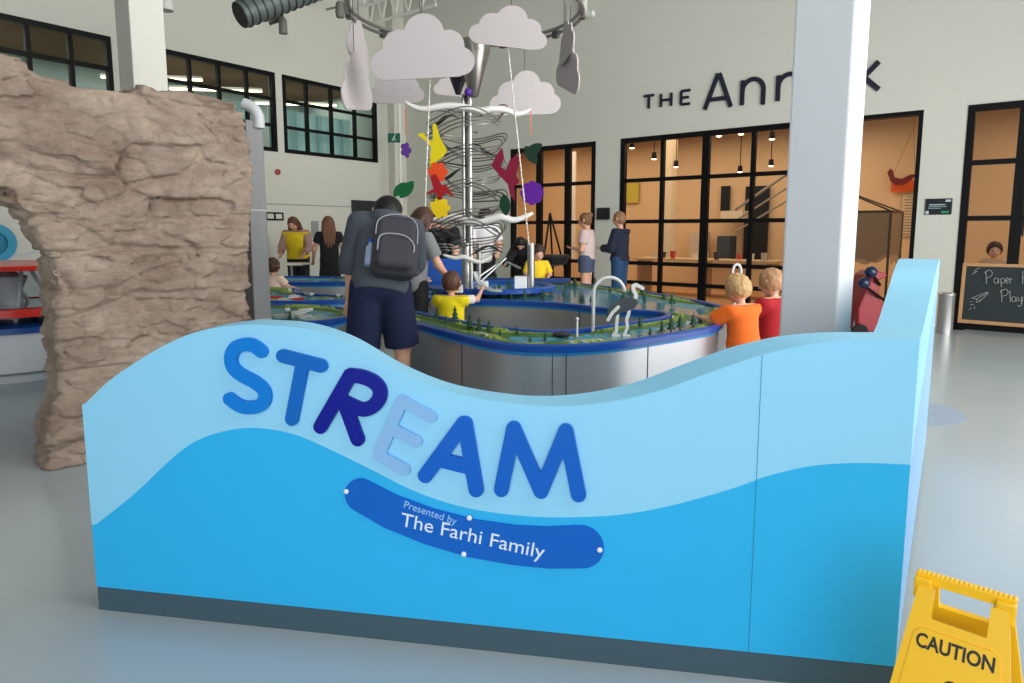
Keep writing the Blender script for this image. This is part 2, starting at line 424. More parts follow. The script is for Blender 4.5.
# curtains in the upper rooms
cur = mat('pale_curtain', (205, 228, 222), .8)
for (a, b) in ((b3[0]+.2, b3[1]-.1), (b2[0]+.1, b2[1]-.4)):
    mb = MB(); n = 90; vs = []
    for i in range(n+1):
        u = a+(b-a)*i/n; dd = .7+.05*math.sin(i*1.1)+.02*math.sin(i*2.7)
        for z in (2.91, lz0+1.02): vs.append(PB(u, z, dd))
    mb.add(vs, [(2*i, 2*i+2, 2*i+3, 2*i+1) for i in range(n)])
    vs2 = [v-NL*.004 for v in vs]; mb.add(vs2, [(2*i+1, 2*i+3, 2*i+2, 2*i) for i in range(n)])
    obj('curtain', mb, cur, smooth=60, label='pale curtain hanging behind the %s upper window bank' % ('farthest' if a < 2 else 'middle'), cat='curtain', group=None)
warm_em = mat('warm_tube', (255, 232, 190), emit=5)
def lamp_bar(a, b, label):
    t = thing('linear_lamp', label, 'lamp', (a+b)/2-Vector((0, 0, .03)), group='linear lamps in the upper rooms')
    obj('diffuser', MB().bar(a, b, .09, .03), warm_em, t); obj('housing', MB().bar(a+Vector((0, 0, .04)), b+Vector((0, 0, .04)), .12, .045), mat('lamp_housing', (200, 195, 185)), t)
lab = 'long warm ceiling lamp seen through the upper windows'
for u in (8.0, 10.2):
    lamp_bar(PB(u, 4.45, 1.0), PB(u+1.5, 4.45, 2.4), lab)
for u in (7.0, 9.6): lamp_bar(PB(u, 4.4, 2.6), PB(u+2.2, 4.4, 2.6), lab)
for u in (.9, 3.0, 4.4): lamp_bar(PB(u, 4.45, 1.2), PB(u+1.3, 4.45, 2.6), lab)

# ceiling joists near the corner, bright bay
jm = mat('white_steel', (235, 235, 228), .5)
for k in range(4):
    o0 = CORNER+NR*(.9+k*.9)+ER*(-.3)
    mb = MB(); a = o0+Vector((0, 0, 6.15)); b = a+Vector((0, 0, .62)); e_ = ER*1.0+NL*0
    L = 2.6
    mb.tube([a, a+ER*L], .035, 6); mb.tube([b, b+ER*L], .035, 6)
    n = 6
    for i in range(n):
        p = a+ER*(L*i/n); q = b+ER*(L*(i+.5)/n); r_ = a+ER*(L*(i+1)/n); mb.tube([p, q, r_], .02, 6)
    obj('roof_joist', mb, jm, label='white open-web steel joist under the roof by the far corner', cat='joist', group='white joists under the roof')

# pillars
pm = mat('pillar_paint', (222, 225, 228), .55, bump=.03, bscale=300)
pc = at(815, 330, 3.45); 
struct('column_right' if 0 else 'trim_3', MB().box((pc.x, pc.y, ZC/2), (.27, .27, ZC), ER), pm, bevel=.012)
qc = at(141, 40, 6.5)
struct('trim_4', MB().box((qc.x, qc.y, ZC/2), (.30, .30, ZC), ER), white, bevel=.01)

# ---------------------------------------------------------------- STREAM board
BL = atz(98.5, 610, 0); BR = atz(893, 695, 0)
BU = (BR-BL).normalized(); BLn = (BR-BL).length
BN = Vector((BU.y, -BU.x, 0)).normalized()      # towards the camera
if BN.y > 0: BN = -BN
def bp(x, y):
    p = onplane(x, y, BL, BN); return ((p-BL).dot(BU), p.z)
def interp(tab):
    tab = sorted(tab); X = [p[0] for p in tab]; Y = [p[1] for p in tab]; n = len(X)
    m = []
    for i in range(n):
        a = max(0, i-1); b = min(n-1, i+1); m.append((Y[b]-Y[a])/(X[b]-X[a]))
    def f(x):
        if x <= X[0]: return Y[0]
        if x >= X[-1]: return Y[-1]
        i = max(j for j in range(n) if X[j] <= x); i = min(i, n-2); h = X[i+1]-X[i]; t = (x-X[i])/h
        return (2*t**3-3*t**2+1)*Y[i]+(t**3-2*t**2+t)*h*m[i]+(-2*t**3+3*t**2)*Y[i+1]+(t**3-t**2)*h*m[i+1]
    return f
top_px = [(84, 405), (109, 381), (140, 359.5), (170, 342.5), (200, 331), (240, 325), (275, 325.5), (301, 328), (328, 335), (354, 345.6), (404, 373.5), (455, 393), (518, 404), (565, 406), (615, 401), (660, 390.5), (703, 375), (733, 364.5), (760, 355.5), (780, 350.5), (814, 343.6), (859, 339.7), (919, 339.5)]
wave_px = [(94.5, 525.5), (133, 495), (177, 454), (200, 439), (230, 430), (257, 428), (293, 434), (327, 448), (370, 469), (412, 490), (455, 505), (497, 513), (540, 517), (582, 517), (620, 514.7), (660, 508), (700, 498), (740, 486), (765, 476.7), (802, 467.6), (831, 464), (864, 463), (912, 464.7)]
ftop = interp([bp(*p) for p in top_px]); fwav = interp([bp(*p) for p in wave_px])
ZP = .093
TK = .13; TK2 = .215
RF = atz(924.5, 455, 0); RD = (RF-BR).normalized(); RLn = (RF-BR).length
RN = Vector((RD.y, -RD.x, 0)).normalized()      # outward, right
back = -BN; rin = -RN
def isect(p, d, q, e):
    t = ((q.x-p.x)*e.y-(q.y-p.y)*e.x)/(d.x*e.y-d.y*e.x); return p+d*t
MI = isect(BL+back*TK, BU, BR+rin*.125, RD)
st = []
N1 = 140; N2 = 40
zr = ftop(BLn)
fr_top = interp([(0, zr), (.25, zr+.002), (.85, zr+.046), (1.6, zr+.10), (2.2, zr+.128), (RLn, zr+.135)])
fr_wav = interp([(0, fwav(BLn)), (.8, fwav(BLn)+.12), (1.7, fwav(BLn)+.3), (RLn, fwav(BLn)+.33)])
for i in range(N1+1):
    t = i/N1; u = t*BLn; st.append((BL+BU*u, (BL+back*TK).lerp(MI, t), ftop(u), fwav(u)))
for i in range(1, N2+1):
    t = i/N2; st.append((BR+RD*(t*RLn), MI.lerp(RF+rin*TK2, t), fr_top(t*RLn), fr_wav(t*RLn)))
BO = (BL+BR)/2+back*.1
board = thing('wave_sign_board', 'wave-topped light blue sign board reading STREAM with dark plinth and right return', 'sign board', BO)
pale = mat('pale_blue_laminate', (146, 214, 246), .45, spec=.3, var=.01)
mid = mat('mid_blue_laminate', (42, 180, 238), .45, spec=.3, var=.01)
retp = mat('periwinkle_laminate', (128, 180, 228), .38, var=.01)
mb = MB(); Z3 = Vector((0, 0, 1))
vs = []
for o_, i_, zt, zw in st: vs += [o_+Z3*ZP, o_+Z3*zw, o_+Z3*zt, i_+Z3*zt, i_+Z3*ZP]
fs = []; mi = []
for k in range(len(st)-1):
    a = k*5; b = a+5
    fs += [(a, b, b+1, a+1), (a+1, b+1, b+2, a+2), (a+2, b+2, b+3, a+3), (a+3, b+3, b+4, a+4)]; mi += [1 if k < N1 else 2, 0, 0, 0]
fs += [(0, 1, 2, 3, 4), tuple(len(vs)-5+i for i in (4, 3, 2, 1, 0))]; mi += [0, 0]
mb.add(vs, fs, mi)
obj('wave_panel', mb, [pale, mid, retp], board, smooth=25)
mb = MB(); vs = []
for o_, i_, zt, zw in (st[0], st[N1], st[-1]):
    c_ = (o_+i_)/2
    oo = o_.lerp(i_, .03); ii = i_.lerp(o_, .03); vs += [oo, oo+Z3*ZP, ii+Z3*ZP, ii]
mb.add(vs, [(0, 4, 5, 1), (4, 8, 9, 5), (1, 5, 6, 2), (5, 9, 10, 6), (2, 6, 7, 3), (6, 10, 11, 7), (0, 1, 2, 3), (11, 10, 9, 8)])
obj('plinth', mb, mat('slate_plinth', (62, 88, 100), .5), board)
u_s = bp(754.5, 520)[0]
obj('panel_seam', MB().box(BL+BU*u_s+BN*.0005+Z3*((ZP+ftop(u_s))/2), (.0016, .001, ftop(u_s)-ZP-.002), BU), mat('seam_dark', (40, 110, 150)), board)
# letters
def cp(x, y): return bp(200+x/2.355, 310+y/2.355)
LT = {
 'S': ([cat([Vector((*cp(*p), 0)) for p in [(148, 96), (132, 84), (112, 80), (88, 88), (77, 110), (82, 134), (102, 152), (132, 168), (153, 186), (157, 206), (146, 222), (122, 228), (98, 224), (74, 208)]], 5)], .0225, (0, 124, 214)),
 'T': ([[cp(199, 107), cp(288, 130)], [cp(246, 120), cp(220, 255)]], .0225, (0, 102, 190)),
 'R': ([[cp(357, 152), cp(287, 273)], cat([Vector((*cp(*p), 0)) for p in [(357, 152), (385, 156), (412, 168), (426, 186), (424, 208), (408, 226), (384, 232), (350, 218), (334, 210)]], 5), [cp(345, 222), cp(374, 302)]], .0235, (0, 16, 140)),
 'E': ([[cp(478, 212), cp(424, 340)], [cp(478, 212), cp(546, 249)], [cp(452, 276), cp(512, 307)], [cp(424, 340), cp(484, 373)]], .0195, (138, 186, 232)),
 'A': ([[cp(622, 266), cp(533, 387)], [cp(626, 266), cp(652, 420)], [cp(575, 352), cp(640, 368)]], .0245, (0, 96, 198)),
 'M': ([[cp(740, 277), cp(711, 420)], [cp(740, 277), cp(804, 424)], [cp(804, 424), cp(862, 283)], [cp(862, 283), cp(892, 432)]], .0235, (0, 96, 196)),
}
LN = {'S': 'azure', 'T': 'medium blue', 'R': 'dark navy', 'E': 'pale periwinkle', 'A': 'royal blue', 'M': 'royal blue'}
for k, (paths, r, c) in LT.items():
    paths = [[(p[0], p[1]) for p in q] for q in paths]
    mb = plate(strokes(paths, r), pbounds(paths, r), .0035, .016, (BL, BU, Z3, BN))
    o = obj('letter', mb, mat('letter_blue_'+k, c, .45, spec=.25), board, smooth=40, label='%s rounded letter %s' % (LN[k], k))
    bv = o.modifiers.new('bevel', 'BEVEL'); bv.width = .002; bv.segments = 1; bv.limit_method = 'ANGLE'; bv.angle_limit = 1
pl = [cp(*p) for p in [(382, 436), (450, 473), (540, 508), (640, 536), (740, 552), (820, 558), (898, 556)]]
plr = [.059, .062, .064, .066, .068, .070, .0715]
def fpl(X, Y):
    d_ = np.full(X.shape, 9.)
    for i in range(len(pl)-1): d_ = np.minimum(d_, seg2(X, Y, pl[i], pl[i+1], plr[i], plr[i+1]))
    return d_
plq = obj('plaque', plate(fpl, pbounds([pl], .075), .006, .008, (BL, BU, Z3, BN)), mat('plaque_blue', (0, 98, 196), .35, spec=.3), board, smooth=40, label='royal blue curved sponsor plaque')
tm = mat('plaque_white', (225, 238, 250), .5)
def btext(s, p0, p1, size, bold=0):
    a = cp(*p0); b = cp(*p1); U = (BU*(b[0]-a[0])+Z3*(b[1]-a[1])); L = U.length; U.normalize(); V = BN.cross(U)
    if V.z < 0: V = -V
    O = BL+BU*a[0]+Z3*a[1]+BN*.0082
    mb = text_mb(s, size, (O, U, V, BN), .0012, bold)
    w = max((Vector(v)-O).dot(U) for v in mb.v); kx = L/w; mb.v = [tuple(O+U*((Vector(v)-O).dot(U)*kx)+V*((Vector(v)-O).dot(V))+BN*((Vector(v)-O).dot(BN))) for v in mb.v]
    return mb
obj('lettering', btext('Presented by', (480, 462), (604, 503), .036), mat('plaque_pale_text', (150, 200, 245)), plq)
obj('lettering', btext('The Farhi Family', (473, 505), (810, 583), .068, .0), tm, plq) 
for p in [(347, 425), (636, 487), (623, 572), (942, 562)]:
    a = cp(*p); obj('bolt', MB().lathe(BL+BU*a[0]+Z3*a[1]+BN*.007, [(.0085, 0), (.0085, .004), (.005, .0065), (0, .007)], 16, axis=BN), mat('bolt_white', (240, 240, 240), .3), plq, smooth=40)
# ---------------------------------------------------------------- value noise
_rs = np.random.RandomState(3); _T = _rs.rand(64, 64, 64)
def vn(P, seed=0):
    P = P+seed*17.3; i = np.floor(P).astype(int); f = P-i; f = f*f*(3-2*f); r = 0
    for a in (0, 1):
        for b in (0, 1):
            for c in (0, 1):
                w = (f[..., 0] if a else 1-f[..., 0])*(f[..., 1] if b else 1-f[..., 1])*(f[..., 2] if c else 1-f[..., 2])
                r = r+w*_T[(i[..., 0]+a) % 64, (i[..., 1]+b) % 64, (i[..., 2]+c) % 64]
    return r*2-1
def fbm(P, o=4, seed=0):
    r = 0; a = 1; s = 0
    for k in range(o): r = r+a*vn(P*(2**k), seed+k); s += a; a *= .55
    return r/s
# ---------------------------------------------------------------- rock
RO = atz(62, 470, 0); RE = at(255, 330, 4.75); RE.z = 0
RU = (RE-RO).normalized(); RNr = Vector((RU.y, -RU.x, 0))
def rp(x, y):
    p = onplane(x, y, RO, RNr); return ((p-RO).dot(RU), p.z)
rw = rp(255, 320)[0]
out = [rp(40, 470), rp(47, 430), rp(56, 400), rp(55, 340), rp(52, 285), rp(40, 248), rp(21, 216), rp(0, 194), rp(-30, 170), rp(-80, 150), rp(-110, 150), rp(-110, 42), rp(-40, 50), rp(0, 57), rp(40, 68), rp(78, 80), rp(110, 84), rp(160, 86), rp(200, 90), rp(235, 97), rp(249, 108), rp(253, 150), (rw+.01, 1.2), (rw-.01, .9), (rw+.02, .5), (rw, -.05)]
out[0] = (out[0][0], -.05)
RT = .42
def poly2(X, Y, P):
    d = np.full(X.shape, 1e9); s = np.ones(X.shape)
    n = len(P)
    for i in range(n):
        a = P[i]; b = P[(i-1) % n]; ex, ey = b[0]-a[0], b[1]-a[1]; wx, wy = X-a[0], Y-a[1]
        t = np.clip((wx*ex+wy*ey)/(ex*ex+ey*ey), 0, 1); d = np.minimum(d, (wx-ex*t)**2+(wy-ey*t)**2)
        c1 = Y >= a[1]; c2 = Y < b[1]; c3 = ex*wy > ey*wx
        fl = (c1 & c2 & c3) | (~c1 & ~c2 & ~c3); s = np.where(fl, -s, s)
    return s*np.sqrt(d)
h = .0125
us = np.arange(min(p[0] for p in out)-.06, rw+.08, h); ws = np.arange(-.08, RT+.08, h); zs = np.arange(-.03, max(p[1] for p in out)+.08, h)
U, W = np.meshgrid(us, zs, indexing='ij')
d2 = poly2(U, W, out)
G = np.stack(np.meshgrid(us, ws, zs, indexing='ij'), -1)
D2 = d2[:, None, :]
q = np.abs(G[..., 1]-RT/2)-RT/2
rr = .05
ax_ = np.maximum(D2+rr, 0); ay_ = np.maximum(q+rr, 0)
d3 = np.sqrt(ax_**2+ay_**2)+np.minimum(np.maximum(D2+rr, q+rr), 0)-rr
near = np.abs(d3) < .11
Pn = G[near]; base = d3[near]
def worley(P, sc, seed, jit=.9):
    q = P*np.array(sc); i0 = np.floor(q).astype(int); f1 = np.full(len(P), 9.); f2 = np.full(len(P), 9.); val = np.zeros(len(P)); tilt = np.zeros(len(P))
    for a in (-1, 0, 1):
        for b_ in (-1, 0, 1):
            for c in (-1, 0, 1):
                ii = i0+np.array([a, b_, c]); x, y, z = (ii[:, 0]+seed) % 64, ii[:, 1] % 64, ii[:, 2] % 64
                r1, r2, r3, r4 = _T[x, y, z], _T[y, z, x], _T[z, x, y], _T[(x+7) % 64, (y+13) % 64, z]
                dx = ii[:, 0]+.5+jit*(r1-.5)-q[:, 0]; dy = ii[:, 1]+.5+jit*(r2-.5)-q[:, 1]; dz = ii[:, 2]+.5+jit*(r3-.5)-q[:, 2]
                d = np.sqrt(dx*dx+dy*dy+dz*dz); cl = d < f1
                f2 = np.where(cl, f1, np.minimum(f2, d)); f1 = np.where(cl, d, f1); val = np.where(cl, r4, val); tilt = np.where(cl, dz*(r1-.35)*1.6+dx*(r2-.5)*1.4, tilt)
    return f1, f2, val-.5, tilt
warp = np.stack([fbm(Pn*3.1, 3, 1), fbm(Pn*3.1, 3, 11), fbm(Pn*np.array([1.6, 1.6, 3.]), 3, 21)], -1)*np.array([.10, .10, .055])
Pw = Pn+warp
A1, A2, v1, t1 = worley(Pw, (2.1, 1.2, 5.6), 3)
B1, B2, v2, t2 = worley(Pw+.3, (6.5, 4., 13.), 17)
C1, C2, v3, t3 = worley(Pn+warp*.6, (15, 10, 24.), 29)
gap = lambda a, b, w: np.clip(1-(b-a)/w, 0, 1)
strength = np.clip(.5+1.2*vn(Pn*np.array([1.5, 1, 1.7]), 51), .1, 1)
e = base+.030*gap(A1, A2, .13)*strength-.040*v1-.034*t1+.014*gap(B1, B2, .18)*strength-.020*v2-.020*t2-.009*v3-.008*t3
lay = Pw[:, 2]*4.3; gl_ = np.clip(1-np.abs(lay-np.floor(lay)-.5)*26, 0, 1); e += .026*gl_*np.clip(.2+1.6*vn(np.stack([Pn[:, 0]*1.2, Pn[:, 1]*.5, np.floor(lay)*3.3], -1), 9), 0, 1)
e += -.018*fbm(Pn*2.4, 3, 2)-.006*fbm(Pn*26, 2, 7)+.012
d3[near] = e
d3 = np.maximum(d3, -G[..., 2]+.001)
V, Q = surfnet(d3, (us[0], ws[0], zs[0]), h)
Wd = np.array(RO)[None]+V[:, :1]*np.array(RU)+V[:, 1:2]*np.array(-RNr)+V[:, 2:]*np.array([0, 0, 1.])
Wd[:, 2] = np.maximum(Wd[:, 2], 0)
def rockmat():
    m = bpy.data.materials.new('rock_face'); m.use_nodes = True; nt = m.node_tree; b = nt.nodes['Principled BSDF']; b.inputs['Roughness'].default_value = .85
    tc = nt.nodes.new('ShaderNodeTexCoord'); mp = nt.nodes.new('ShaderNodeMapping'); mp.inputs['Scale'].default_value = (1, 1, 1.8); nt.links.new(tc.outputs['Object'], mp.inputs[0])
    def nz(s, d=6, r=.6):
        n = nt.nodes.new('ShaderNodeTexNoise'); n.inputs['Scale'].default_value = s; n.inputs['Detail'].default_value = d; n.inputs['Roughness'].default_value = r; nt.links.new(mp.outputs[0], n.inputs['Vector']); return n
    a = nz(2.2); rp_ = nt.nodes.new('ShaderNodeValToRGB'); e = rp_.color_ramp.elements
    e[0].position = .36; e[0].color = (*lin((146, 126, 110)), 1); e[1].position = .62; e[1].color = (*lin((184, 165, 147)), 1)
    nt.links.new(a.outputs['Fac'], rp_.inputs[0])
    c = nz(14, 8, .7); r2 = nt.nodes.new('ShaderNodeValToRGB'); r2.color_ramp.elements[0].position = .38; r2.color_ramp.elements[0].color = (.72, .70, .68, 1); r2.color_ramp.elements[1].position = .6; r2.color_ramp.elements[1].color = (1, 1, 1, 1)
    nt.links.new(c.outputs['Fac'], r2.inputs[0]); mx = nt.nodes.new('ShaderNodeMix'); mx.data_type = 'RGBA'; mx.blend_type = 'MULTIPLY'; mx.inputs['Factor'].default_value = .7
    nt.links.new(rp_.outputs[0], mx.inputs['A']); nt.links.new(r2.outputs[0], mx.inputs['B']); nt.links.new(mx.outputs['Result'], b.inputs['Base Color'])
    bm_ = nz(26, 8, .65); bu = nt.nodes.new('ShaderNodeBump'); bu.inputs['Strength'].default_value = .7; bu.inputs['Distance'].default_value = .02; nt.links.new(bm_.outputs['Fac'], bu.inputs['Height']); nt.links.new(bu.outputs[0], b.inputs['Normal'])
    return m
obj('rock_arch', (Wd.tolist(), Q.tolist()), rockmat(), smooth=180, label='tan sculpted rock wall forming an arch at the left, taller than the sign board', cat='rock')
# grey service post behind the rock edge, with pipe
t0 = at(261, 320, 5.15); t0.z = 0
zpt = at(261, 122, 5.15).z
gp = thing('service_post', 'tall grey metal post standing against the right edge of the rock arch', 'post', t0)
obj('post_body', MB().box(t0+Z3*(zpt/2)+Vector((-.03, 0, 0)), (.13, .22, zpt), RU), mat('grey_steel', (128, 130, 130), .5, .1), gp, bevel=.008)
for zc in (.75, 1.55): obj('joint_band', MB().box(t0+Z3*zc+Vector((-.03, 0, 0)), (.134, .224, .008), RU), mat('band_light', (190, 190, 186), .5), gp)
ptop = at(258, 118, 5.1)
obj('vent_pipe', MB().tube(cat([Vector((ptop.x, ptop.y, zpt-.05)), Vector((ptop.x, ptop.y, zpt+.03)), Vector((ptop.x-.035, ptop.y, zpt+.09)), Vector((ptop.x-.10, ptop.y, zpt+.12))], 6), .042, 16), mat('pale_pipe', (205, 208, 210), .4), gp, smooth=60)

# ---------------------------------------------------------------- ball tank station behind the arch
mc_ = Vector((-5.0, 6.85, 0))
bt = thing('ball_tank_station', 'round white station with red rims and clear tank seen through the rock arch', 'play station', mc_)
redm = mat('red_gloss', (206, 40, 32), .3)
obj('drum_base', MB().lathe(mc_, [(.70, 0), (.70, .07), (.78, .09), (.78, .46)], 48), [mat('drum_white', (215, 220, 224), .4)], bt, smooth=40)
obj('plinth_ring', MB().lathe(mc_, [(.795, .088), (.795, .10), (.79, .105), (.785, .105)], 48), mat('drum_grey', (120, 126, 130), .5), bt, smooth=40)
obj('blue_rim', MB().lathe(mc_, [(.78, .46), (.83, .47), (.83, .52), (.76, .53), (.0, .53)], 48), mat('rim_blue', (16, 74, 150), .35), bt, smooth=40)
obj('lower_red_rim', MB().lathe(mc_, [(.66, .60), (.74, .61), (.74, .68), (.66, .69), (.64, .65)], 48), redm, bt, smooth=40)
obj('upper_red_rim', MB().lathe(mc_, [(.68, 1.03), (.76, 1.04), (.77, 1.08), (.70, 1.09), (.0, 1.085)], 48), redm, bt, smooth=40)
obj('clear_tank', MB().lathe(mc_, [(.69, .68), (.70, 1.035)], 48), glass_mat('tank_acrylic', (215, 222, 226), .2, .08), bt, smooth=40)
for k in range(8):
    a = k*PI/4+.3; p = mc_+Vector((math.cos(a)*.6, math.sin(a)*.6, .53)); obj('tank_leg', MB().tube([p, p+Z3*.1], .03, 8), mat('leg_black', (30, 30, 34), .4), bt)
obj('inner_cone', MB().lathe(mc_, [(.12, .531), (.10, .8), (.16, .95), (.05, 1.0)], 24), mat('tank_white', (228, 228, 230), .4), bt, smooth=40)
for k in range(5):
    a = k*1.25+.4; p = mc_+Vector((math.cos(a)*.4, math.sin(a)*.4, .531)); q_ = mc_+Vector((math.cos(a+.5)*.2, math.sin(a+.5)*.2, 1.0)); obj('tank_tube', MB().tube([p, q_], .018, 8), mat('tank_white', (228, 228, 230), .4), bt)
# wall graphics (blue round letter and outline clouds)
oL = onplane(-6, 243, CORNER+NL*.02, NL); n_ = NL; u_ = -EL
mb = MB(); mb.lathe(oL, [(.17, 0), (.29, 0), (.29, .03), (.17, .03), (.17, 0)], 40, axis=NL)
obj('wall_letter', mb, mat('letter_cyan', (30, 150, 190), .5), smooth=40, label='blue ring-shaped letter mounted on the white wall behind the rock arch', cat='wall letter')
oc = onplane(10, 222, CORNER+NL*.012, NL)
def fcl(X, Y):
    d = np.full(X.shape, 9.)
    for cx, cy, r in ((-.5, 0, .34), (0, .22, .42), (.45, 0, .33), (-.1, -.1, .4)): d = np.minimum(d, np.hypot(X-cx, Y-cy)-r)
    return np.abs(d)-.016
obj('cloud_outline', plate(fcl, (-1, -.7, 1, .8), .02, .006, (oc, u_, Z3, NL)), mat('graphic_grey', (196, 206, 210), .6), label='thin grey outline of a cloud on the wall behind the rock arch', cat='wall graphic')

# ---------------------------------------------------------------- cloud mobile
PC = Vector((-.525, 8.15, 0))       # sculpture axis
ZR = 3.82; RR = 1.32
steel = mat('brushed_steel', (170, 170, 168), .3, .9)
dsteel = mat('dark_steel', (92, 90, 88), .35, .8)
wm_ = mat('white_powder', (232, 230, 226), .4)
mob = thing('ring_rail', 'large round steel ring hanging from the roof above the wire tower', 'hanging ring', PC+Z3*ZR)
for dz, r_ in ((0, RR), (.05, RR-.03)):
    obj('ring_tube', MB().tube([PC+Vector((math.cos(a)*r_, math.sin(a)*r_, ZR+dz)) for a in np.linspace(0, 2*PI, 73)[:-1]], .022, 8, closed=True), mat('ring_steel', (150, 150, 148), .35, .8), mob, smooth=60)
for k in range(10):
    a = k*2*PI/10; p = PC+Vector((math.cos(a)*RR, math.sin(a)*RR, ZR)); obj('ring_clamp', MB().box(p, (.05, .09, .09), (math.cos(a), math.sin(a), 0)), dsteel, mob)
for k in range(4):
    a = k*PI/2+.5; p = PC+Vector((math.cos(a)*RR, math.sin(a)*RR, ZR)); obj('hanger_wire', MB().tube([p, Vector((p.x, p.y, ZC))], .006, 5), dsteel, mob)
cm_w = mat('cloud_white', (188, 181, 181), .6, spec=.2)
CL = [(.15, .17, .15), (.29, .34, .165), (.53, .46, .19), (.76, .33, .15), (.86, .17, .14)]
def cloudfn(w, ys=1):
    def fn(X, Y):
        x = X/w+.5; y = Y/w/ys; d = np.full(X.shape, 9.)
        for cx, cy, r in CL: d = np.minimum(d, np.hypot(x-cx, y-cy)-r)
        qx = np.abs(x-.505)-.355; qy = np.abs(y-.17)-.15; d = np.minimum(d, np.maximum(qx, qy)); return d*w
    return fn
def cloud(px, py, D, wpx, ang, tilt, label, mirror=1, hang=True, ys=.95):
    c = at(px, py, D); w = wpx*D/700.; u = Vector((math.cos(ang), math.sin(ang), 0))*mirror; v = (Z3+u*tilt).normalized(); u2 = (u-v*u.dot(v)).normalized(); n = u2.cross(v)
    O = c-v*(.32*w*ys)
    r = thing('hanging_cloud', label, 'cloud', O, group=None)
    obj('cloud_panel', plate(cloudfn(w, ys), (-.52*w, -.03, .52*w, .68*w), .015, .014, (O, u2, v, n)), cm_w, r, smooth=40)
    if hang:
        tp = O+v*(.6*w*ys); obj('hanger_wire', MB().tube([tp, Vector((tp.x, tp.y, max(ZR, tp.z+.05)))], .004, 5), dsteel, r)
    return O
cloud(422, 48, 6.85, 101, .0, -.05, 'largest cloud panel, grey in shade, hanging left of the steel funnel')
cloud(509, 27.5, 7.25, 77, -.1, .14, 'bright white cloud panel hanging in front of the funnel top', ys=.8)
cloud(525, 94, 9.5, 70, .0, -.03, 'grey cloud panel behind the right hand rain chain, low right of funnel')
cloud(396, 87, 9.3, 54, .2, -.05, 'pale cloud panel half hidden below the largest cloud')
cloud(451, 86, 9.9, 34, .2, .1, 'smallest cloud panel, just left behind the funnel cone')
cloud(358, 44, 7.5, 74, 1.50, .15, 'upper of the two edge-on cloud panels at the left end of ring')
cloud(356, 82, 7.3, 92, 1.46, -.15, 'lower of the two edge-on cloud panels at left end of ring')
cloud(566, 40, 7.8, 62, 1.72, .1, 'upper of the two narrow cloud panels at the right end of ring')
cloud(568, 66, 7.9, 78, 1.80, -.35, 'lower of the two narrow cloud panels at the right end of ring')
def chain(x0, y0, x1, y1, D, label):
    a = at(x0, y0, D); b = at(x1, y1, D); n = int((a-b).length/.05); mb = MB(); mb.tube([a, b], .006, 5)
    for i in range(n): p = a.lerp(b, (i+.5)/n); mb.box(p, (.016, .012, .02), (math.cos(i), math.sin(i), 0))
    obj('rain_chain', mb, mat('chain_white', (214, 208, 200), .4), label=label, cat='chain')
chain(430, 78, 423, 262, 7.1, 'white rain chain hanging below the largest cloud')
chain(508, 48, 529, 245, 7.3, 'white rain chain hanging below the bright white cloud')

# ---------------------------------------------------------------- wire ball tower
tw = thing('ball_run_tower', 'tall steel wire ball run tower with funnel on top rising from the water table', 'ball run', PC+Z3*.706)
funz = lambda y: at(480, y, 8.15).z
zf0, zf1, zf2 = funz(99), funz(54), funz(44)
fc = PC+Vector((.095, -.1, 0))
obj('funnel', MB().lathe(fc, [(.03, zf0), (.05, zf0+.02), (.185, zf1), (.19, zf2), (.18, zf2), (.175, zf1)], 40), mat('funnel_steel', (150, 146, 140), .32, .85), tw, smooth=35)
cc = at(458, 75, 8.3); obj('dark_cone', MB().lathe(cc, [(.03, -.22), (.17, .16), (.16, .16)], 24), mat('cone_dark', (52, 50, 62), .4, .4), tw, smooth=40)
obj('purple_ball', MB().ball(at(468, 92, 8.0), .045), mat('purple', (88, 40, 150), .4), tw, smooth=180)
zb = .706
for dx, r_, m_ in ((-.035, .020, steel), (.040, .028, mat('mast_bright', (205, 203, 200), .25, .7)), (.0, .02, dsteel)):
    obj('mast', MB().tube([PC+Vector((dx, .02 if dx == 0 else 0, zb)), PC+Vector((dx, .02 if dx == 0 else 0, zf0+.05))], r_, 12), m_, tw, smooth=60)
random.seed(11)
def helix(z0, z1, turns, R0, R1, ph, rails=3, wob=.05, name='wire_track'):
    for k in range(rails):
        pts = []
        n = int(turns*40)
        for i in range(n+1):
            t = i/n; a = ph+2*PI*turns*t; R = R0+(R1-R0)*t+(.03*(k-1))
            z = z0+(z1-z0)*t+wob*math.sin(a+.8)+.4*wob*math.sin(3*a+ph)+.035*k
            pts.append(PC+Vector((math.cos(a)*R*1.0, math.sin(a)*R, z)))
        obj(name, MB().tube(pts, .0075, 5), mat('wire_steel', (120, 116, 112), .35, .6), tw, smooth=60)
zz_ = lambda y: at(468, y, 8.15).z
helix(zz_(262), zz_(104), 5.5, .44, .44, .4, 3, .09)
helix(zz_(246), zz_(122), 3.5, .40, .46, 2.6, 2, -.12)
# spokes
for k in range(9):
    z = zz_(112+k*18); a = k*1.3; obj('support_arm', MB().tube([PC+Z3*z, PC+Vector((math.cos(a)*.4, math.sin(a)*.4, z+.02))], .009, 6), dsteel, tw)
# dark wavy ribbons
for k, y in enumerate((124, 152, 176, 214, 232, 250)):
    z = zz_(y); sgn = 1 if k % 2 else -1
    pts = [PC+Vector((sgn*(.05+.36*t), -.38+.30*t, z+.05*math.sin(t*5+k))) for t in np.linspace(0, 1, 14)]
    obj('dark_ribbon', MB().tube(pts, [.012+.03*math.sin(PI*i/13) for i in range(14)], 8, flat=.3), mat('ribbon_dark', (58, 56, 54), .35, .5), tw, smooth=60)
